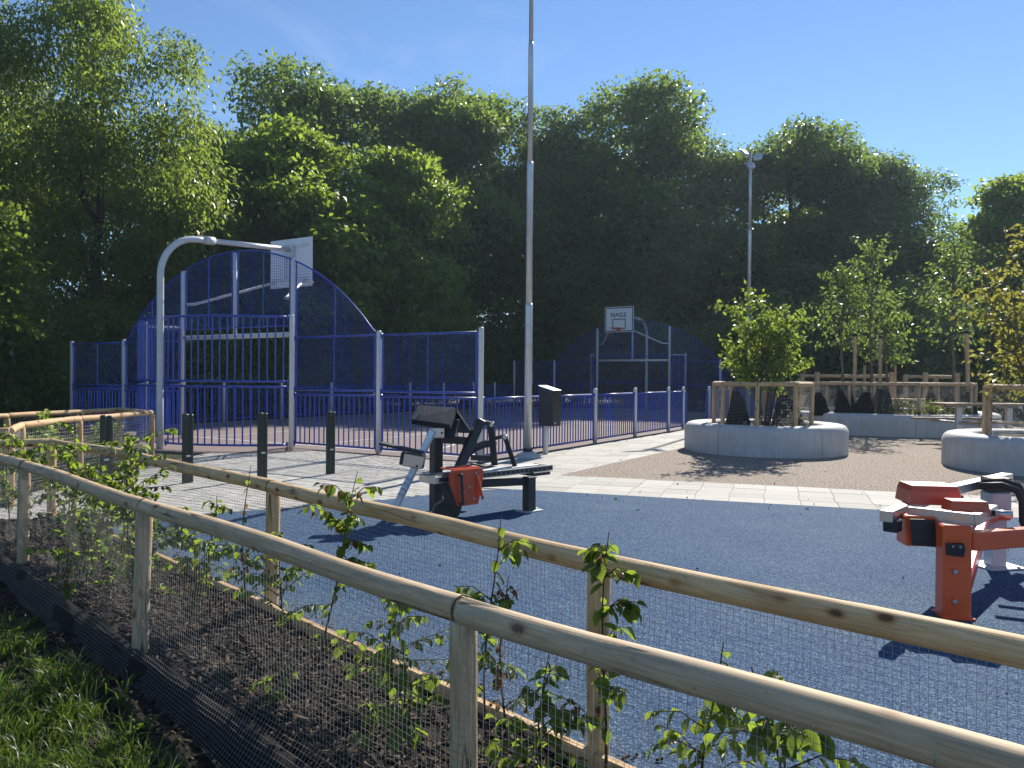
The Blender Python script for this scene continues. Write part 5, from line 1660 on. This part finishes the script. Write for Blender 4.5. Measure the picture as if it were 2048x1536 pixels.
# ================================================================== PLANTERS
def planter(label, cx, cy, Rr, nseg, a_off, w=.55, h=.63, ell=1.0, group=None):
    t = thing('round_planter', label, 'planter', (cx, cy, 0), 0, group)
    prof = [(0, 0), (0, h - .17), (-.012, h - .11), (-.04, h - .055), (-.085, h - .018), (-.15, h), (-w + .10, h), (-w + .04, h - .02), (-w, h - .07), (-w, .1)]
    for k in range(nseg):
        a0 = a_off + 2 * PI * k / nseg + .006 / Rr; a1 = a_off + 2 * PI * (k + 1) / nseg - .006 / Rr
        n = max(8, int(36 / nseg * 2)); V = []; F = []
        m = len(prof)
        for i in range(n + 1):
            a = a0 + (a1 - a0) * i / n
            for dr, z in prof:
                rr = Rr + dr; V.append((cx + rr * math.cos(a), cy + rr * math.sin(a) * ell, z))
        for i in range(n):
            for j in range(m - 1):
                p = i * m + j; F.append((p, p + m, p + m + 1, p + 1))
        mb = MB(); mb.add(V, F, True)
        mb.add([V[j] for j in range(m)], [tuple(range(m))]); mb.add([V[n * m + j] for j in range(m)], [tuple(reversed(range(m)))])
        mb.build('concrete_segment', 'concrete', t)
    mb = MB(); N = 32; V = [(cx, cy, h - .06)]; F = []
    for i in range(N):
        a = 2 * PI * i / N
        V.append((cx + (Rr - w + .03) * math.cos(a), cy + (Rr - w + .03) * math.sin(a) * ell, h - .10 + .02 * math.sin(5 * a)))
    F = [(0, 1 + i, 1 + (i + 1) % N) for i in range(N)]
    mb.add(V, F, True).build('soil', 'soil', t)
    return t
planter('round pale concrete planter in the middle of the gravel', 5.72, 17.25, 1.76, 5, R(-68))
planter('pale concrete planter cut by the right edge of the photo', 10.0, 14.05, 1.80, 5, R(-129))
planter('long low concrete planter ring behind the two nearer planters', 12.0, 24.8, 3.35, 9, R(-100), .6)

def cage(label, cx, cy, rr, n, a_off, z0=.55, z1=1.50, r=.05, extra=()):
    t = thing('planter_fence', label, 'fence', (cx, cy, z0))
    C = [Vector((cx + rr * math.cos(a_off + 2 * PI * k / n), cy + rr * math.sin(a_off + 2 * PI * k / n))) for k in range(n)]
    for k in range(n):
        p, q_ = C[k], C[(k + 1) % n]
        pole(t, 'post', (p.x, p.y, z0 - .05), (p.x, p.y, z1 - .04), r * .95, 'pole_far', 12)
        pole(t, 'rail', (p.x, p.y, z1), (q_.x, q_.y, z1), r, 'pole_far', 12)
    for e in extra:
        pole(t, 'post', (e[0], e[1], z0 - .05), (e[0], e[1], z1 - .04), r * .95, 'pole_far', 12)
    wires(t, [tuple(p) for p in C] + [tuple(C[0])], lambda acc, p: [(-.045, z) for z in np.arange(z1 + .02, z0 + .05, -.032)], .064, .0015, cx, .02, vstep=4)
    return t
cage('eight-sided pole and netting fence on the round middle planter', 5.66, 17.25, 1.06, 8, R(22))
cage('pole and netting fence on the planter at the right edge', 10.05, 14.05, 1.20, 7, R(170))
cage('long pole and netting fence on the ring planter at the back', 12.05, 24.8, 2.72, 9, R(-95))

# ------------------------------------------------------------------ watering bags
def bag(label, x, y, z, h, w, rz, seed, group='black tree watering bags'):
    rs2 = random.Random(seed); mb = MB(); n = 14; h *= .88; w *= .95
    V = []; rows = 9
    for i in range(rows):
        f = i / (rows - 1)
        ww = w * (1 - .72 * f ** 1.35) * (1 + .06 * math.sin(f * 9 + seed)); dd = .55 * w * (1 - .85 * f ** 1.1) + .02
        for j in range(n):
            a = 2 * PI * j / n
            k = 1 + rs2.uniform(-.06, .06)
            V.append((ww / 2 * math.cos(a) * k + .10 * w * math.sin(f * 3 + seed) * f, dd / 2 * math.sin(a) * k, h * f + (rs2.uniform(-.01, .01) if 0 < i < rows - 1 else 0)))
    F = [(i * n + j, i * n + (j + 1) % n, (i + 1) * n + (j + 1) % n, (i + 1) * n + j) for i in range(rows - 1) for j in range(n)]
    F += [tuple(reversed(range(n))), tuple((rows - 1) * n + j for j in range(n))]
    t = thing('watering_bag', label, 'watering bag', (x, y, z), rz, group)
    link('bag', MB().add(V, F, True).mesh('bag', 'bag'), t)
    hx = .10 * w * math.sin(3 + seed)
    link('handle', MB().tube([(hx - .05, 0, h - .02), (hx - .045, 0, h + .04), (hx, 0, h + .07), (hx + .045, 0, h + .04), (hx + .05, 0, h - .02)], .009, 5).mesh('handle', 'bag'), t)
    return t
ZS = .53
bag('black watering bag at the left inside the round planter cage', 5.02, 16.95, ZS, .92, .66, .3, 1)
bag('black watering bag at the right inside the round planter cage', 6.18, 17.05, ZS, .84, .80, -.2, 2)
for i, (px_, y, h, w) in enumerate(((1640, 23.0, .80, .62), (1686, 22.8, .84, .62), (1702, 23.6, .78, .55), (1730, 22.6, .82, .70), (1756, 23.4, .92, .62), (1772, 22.8, .86, .66), (1862, 22.9, .88, .70), (1902, 23.8, .80, .52), (1938, 22.9, .86, .60))):
    x = (px_ - 1024) / 1523 * y
    bag(['leftmost black watering bag in the back ring planter', 'second black watering bag from the left in the back ring planter', 'third bag from the left, behind its neighbours in the ring planter',
         'fourth black watering bag from the left in the ring planter', 'tallest black bag leaning at the middle stake of the ring planter', 'rounded black bag right of the middle stake',
         'black watering bag right of the middle cage post', 'small black bag below the staked tree at the right', 'black watering bag with a loop at the leaning stake'][i], x, y, ZS, h, w, random.uniform(-.5, .5), 20 + i)
bag('black watering bag behind the netting at the right edge', 9.75, 13.7, ZS, .85, .6, .2, 40)

# ------------------------------------------------------------------ trees in the planters
def spray_tree(name, label, x, y, seed, stems, branches, n_leaf, leaf, mat, bark, r0, z0=ZS, droop=.5, group=None, spread=.06):
    """stems: list of polylines (local); branches: list of (start, tip); leaves hang along the outer part of every branch"""
    rng = np.random.default_rng(seed); t = thing(name, label, 'tree', (x, y, z0), 0, group)
    mb = MB()
    for P in stems:
        m = len(P); mb.tube(P, [r0 * (1.1 - .95 * i / (m - 1)) for i in range(m)], 7)
    Pl = []; Ol = []
    for s0, e in branches:
        s0, e = Vector(s0), Vector(e); L = (e - s0).length
        mid = s0.lerp(e, .5) + Vector((0, 0, .10 * L))
        mb.tube([s0, mid, e], [r0 * .30, r0 * .18, r0 * .06], 4)
        f = rng.uniform(.22, 1.04, n_leaf)
        s_, m_, e_ = np.array(s0), np.array(mid), np.array(e)
        p = (1 - f)[:, None] ** 2 * s_ + (2 * f * (1 - f))[:, None] * m_ + (f ** 2)[:, None] * e_
        p += rng.normal(size=p.shape) * spread
        Pl.append(p); Ol.append(np.tile(np.array((e - s0).normalized()), (n_leaf, 1)))
    P = np.concatenate(Pl); O = np.concatenate(Ol); n = len(P)
    D = O * .5 + unit(rng, n) * .8; D[:, 2] -= droop
    N = unit(rng, n) * .8 + np.array([0, 0, .7])
    L = leaf[0] * rng.uniform(.6, 1.25, n)
    V, F = leaf_cloud(P, D, N, L, L * leaf[1])
    link('trunk', mb.mesh('trunk', bark), t)
    link('crown', npmesh('crown', V, F, M[mat]), t)
    return t
def vase(rs2, n_stem, H, base_r, top_r, n_br, lmin, lmax, zb):
    """many-stemmed shrub-tree opening upwards"""
    stems = []; br = []
    for k in range(n_stem):
        a = k * 2 * PI / n_stem + rs2.uniform(-.3, .3); h = H * rs2.uniform(.72, 1.0)
        P = [Vector((math.cos(a) * base_r, math.sin(a) * base_r, -.05))]
        for i in range(1, 6):
            f = i / 5; rr = base_r + (top_r * rs2.uniform(.6, 1.0) - base_r) * f ** 1.2
            P.append(Vector((math.cos(a + .15 * f) * rr, math.sin(a + .15 * f) * rr, h * f)) + Vector((rs2.uniform(-.04, .04), rs2.uniform(-.04, .04), 0)))
        stems.append(P)
    for k in range(n_br):
        P = stems[k % n_stem]; f = rs2.uniform(zb / H, 1.0) * 5; i = min(4, int(f)); s0 = P[i].lerp(P[i + 1], f - i)
        a = rs2.uniform(0, 2 * PI); el = rs2.uniform(-.1, 1.1); L = rs2.uniform(lmin, lmax) * (1.1 - .25 * f / 5)
        br.append((s0, s0 + Vector((math.cos(a) * math.cos(el), math.sin(a) * math.cos(el), math.sin(el))) * L))
    return stems, br
def leader(rs2, H, zb, rx, n_br):
    """young standard tree: straight stem, side branches shorter towards the top"""
    P = [Vector((.03 * math.sin(i * 1.3), .03 * math.cos(i * 1.7), H * i / 7 - (.05 if i == 0 else 0))) for i in range(8)]
    br = []
    for k in range(n_br):
        f = (k + rs2.random()) / n_br; z = zb + (H * .97 - zb) * f
        i = min(6, int(z / H * 7)); s0 = P[i].lerp(P[i + 1], z / H * 7 - i)
        a = k * 2.4 + rs2.uniform(-.4, .4); L = rx * (1.0 - .72 * f) * rs2.uniform(.55, 1.2) * (.7 + .6 * min(1, f * 3)) + .12
        el = .15 + .7 * f + rs2.uniform(-.2, .25)
        br.append((s0, s0 + Vector((math.cos(a) * math.cos(el), math.sin(a) * math.cos(el), math.sin(el))) * L))
    return [P], br
rv = random.Random(8)
st_, br_ = vase(rv, 6, 2.70, .10, .85, 125, .30, .95, .80)
spray_tree('shrub_tree', 'yellow-green many-stemmed tree in the round middle planter', 5.72, 17.3, 61, st_, br_, 34, (.115, .58), 'leaf_young', 'bark', .034, droop=.35)
st_, br_ = vase(rv, 6, 4.3, .10, 1.15, 130, .35, 1.15, 1.0)
spray_tree('shrub_tree', 'copper-tinged tree in the planter at the right edge', 9.75, 14.05, 62, st_, br_, 21, (.125, .58), 'leaf_copper', 'young_bark', .030, droop=.4)
G_ST = 'young staked trees in the ring planter'
for i, (px_, y, H, zb, rx, lab, mt_) in enumerate(((1683, 25.2, 5.4, 2.2, 1.25, 'slim young tree left of the middle stakes in the ring planter', 'leaf_dark'), (1741, 24.6, 6.2, 1.7, 1.45, 'young tree standing between the two tall middle stakes', 'leaf_dark'),
                                              (1772, 26.4, 4.6, 1.6, 1.05, 'lower young tree right of the middle stakes', 'leaf_dark'), (1905, 24.8, 6.4, 2.1, 1.75, 'young tree tied to the leaning stake at the right', 'leaf_dark'))):
    H *= .88
    st_, br_ = leader(rv, H, zb, rx, 44)
    spray_tree('young_tree', lab, (px_ - 1024) / 1523 * y, y, 70 + i, st_, br_, 22, (.15, .5), mt_, 'young_bark', .055, droop=.9, group=G_ST, spread=.08)
def stake(label, px_, y, top, lean=0.0, tie=None, r=.055):
    x = (px_ - 1024) / 1523 * y
    t = thing('tree_stake', label, 'stake', (x, y, ZS), 0, 'round timber tree stakes')
    pole(t, 'pole', (x, y, ZS - .1), (x + lean, y, top), r, 'pole_far', 12)
    MB().tube([(x + lean, y, top - .11), (x + lean, y, top - .02)], r + .008, 12).build('band', 'rubber_black', t)
    if tie: MB().bar((x + lean, y, top - .08), (x + lean + tie, y + .1, top - .10), .012, .05).build('tie', 'rubber_black', t)
stake('pale round stake left of the middle in the ring planter', 1709, 24.2, 3.10)
stake('pale round stake right of the middle in the ring planter', 1760, 24.2, 3.04, .0, -.25)
stake('tall leaning stake tied to the young tree at the right', 1938, 23.6, 3.18, -.10, -.40, .065)
stake('short distant stake between the two tall middle stakes', 1729, 27.2, 2.26, r=.045)
stake('short distant stake standing alone right of the middle stakes', 1790, 27.2, 2.28, r=.045)
# low planting in the ring planter
rp_ = random.Random(4)
for i, (px_, y, h, rx, mat) in enumerate(((1780, 22.3, .34, .45, 'turf'), (1848, 22.2, .40, .40, 'turf'), (1868, 22.1, .42, .30, 'leaf_young'), (1915, 22.2, .38, .38, 'turf'), (1800, 25.5, .48, .5, 'turf'), (1828, 22.0, .22, .3, 'leaf_copper'))):
    low_shrub('planter_plant', ['yellowish tuft of low plants below the rounded bag', 'low grassy plants right of the middle cage post', 'bright green small plant in the ring planter', 'grassy tuft beside the staked tree at the right', 'pale plant behind the middle cage post', 'small reddish ground plant by the middle cage post'][i],
              (px_ - 1024) / 1523 * y, y, h, rx, 320, (.10, .3), mat, 400 + i, 'plant', 'low plants in the ring planter', ZS)
for i, (x, y) in enumerate(((5.35, 16.55), (5.95, 16.6), (6.3, 16.9))):
    low_shrub('planter_plant', ['small tuft in the round planter left of its middle post', 'small tuft in the round planter at the stems', 'small tuft in the round planter by the right bag'][i], x, y, .26, .22, 150, (.07, .4), 'turf', 420 + i, 'plant', 'low plants in the round planter', ZS)

# ------------------------------------------------------------------ picnic table, bench, timber bars
t = thing('picnic_table', 'wooden picnic table with two seats on steel legs behind the right planter', 'table', (11.7, 19.0, 0))
for k in range(4):
    MB().box((11.75, 18.66 + .22 * k, 1.03), (2.2, .205, .055), 0, .01).build('table_plank', 'plank', t)
for s_, (yy, xo) in enumerate(((18.05, .14), (19.95, -.08))):
    for k in range(2): MB().box((11.75 + xo, yy + .17 * k, .62), (2.2, .155, .05), 0, .01).build('seat_plank', 'plank', t)
for x in (11.15, 12.4):
    lg = MB().box((x, 19.0, .50), (.14, .12, 1.0), 0, .01).build('leg', 'galv', t)
    MB().bar((x, 17.98, .56), (x, 20.16, .56), .10, .07, .006).build('seat_beam', 'galv', lg)
    MB().bar((x, 18.55, .97), (x, 19.45, .97), .10, .06, .006).build('top_beam', 'galv', lg)
t = thing('timber_bench', 'plain timber bench on the far rim of the ring planter', 'bench', (13.8, 27.0, .0))
for k in range(2): MB().box((13.6, 26.9 + .22 * k, .93), (3.0, .2, .07), 0, .01).build('seat_plank', 'pole_far', t)
for x in (12.6, 14.6): MB().box((x, 27.0, .45), (.15, .3, .90), 0, .01).build('leg', 'concrete', t)
for i, (xa, xb, y, lab) in enumerate(((1634, 1783, 29.5, 'timber bar frame with green-tinged rail behind the middle stakes'), (1851, 1914, 29.5, 'timber bar frame with yellowish rail behind the staked tree at the right'))):
    xa, xb = (xa - 1024) / 1523 * y, (xb - 1024) / 1523 * y
    t = thing('timber_bar_frame', lab, 'bar frame', (xa, y, 0))
    for yy in (y, y + 1.5):
        for x in (xa, xb): pole(t, 'post', (x, yy, -.05), (x, yy, 1.92 if yy == y else 1.86), .10, 'pole_far', 12)
        pole(t, 'rail', (xa + .08, yy, 1.76), (xb - .08, yy, 1.76), .07, 'pole_far', 12)

spill = chips('spilled_bark', 500, lambda x, y: -.42 < in_d(x, y) < -.06 and random.random() < (.42 + in_d(x, y)) * 2.6, lambda x, y: .008, .008, .03, 33, 'chip', -4.4, 1.9, 1.2, 8.2)
tag(link('spilled_bark', spill), 'bark crumbs spilled onto the rubber along the timber board', 'bark chips', kind='stuff')
# dry leaves and grit blown over the hard surfaces
def litter(x, y):
    return in_d(x, y) < -.15 and (x - 5.72) ** 2 + (y - 17.25) ** 2 > 3.6 and (x - 10) ** 2 + (y - 14.05) ** 2 > 3.8
lt = chips('leaf_litter', 260, litter, lambda x, y: .006, .008, .022, 31, 'chip', -4.0, 9.0, 2.2, 21.0, asp=.8)
tag(link('leaf_litter', lt), 'dry leaves and grit scattered over rubber, paving and gravel', 'leaf litter', kind='stuff')

# ================================================================== ADDED HAZE BOX: stands in for lens glare that lifts the darks
hz = MB().box((0, 350, 11.8), (1030, 1130, 25.8)).build('glare_haze', M['line'])
hm = bpy.data.materials.new('glare_haze'); hm.use_nodes = True; hn = hm.node_tree; hn.nodes.clear()
pv = hn.nodes.new('ShaderNodeVolumePrincipled'); ho = hn.nodes.new('ShaderNodeOutputMaterial')
pv.inputs['Color'].default_value = (.66, .82, 1.0, 1)
pv.inputs['Density'].default_value = .00050
pv.inputs['Anisotropy'].default_value = .35
hn.links.new(pv.outputs[0], ho.inputs['Volume'])
hz.data.materials.clear(); hz.data.materials.append(hm)
tag(hz, kind='stuff')
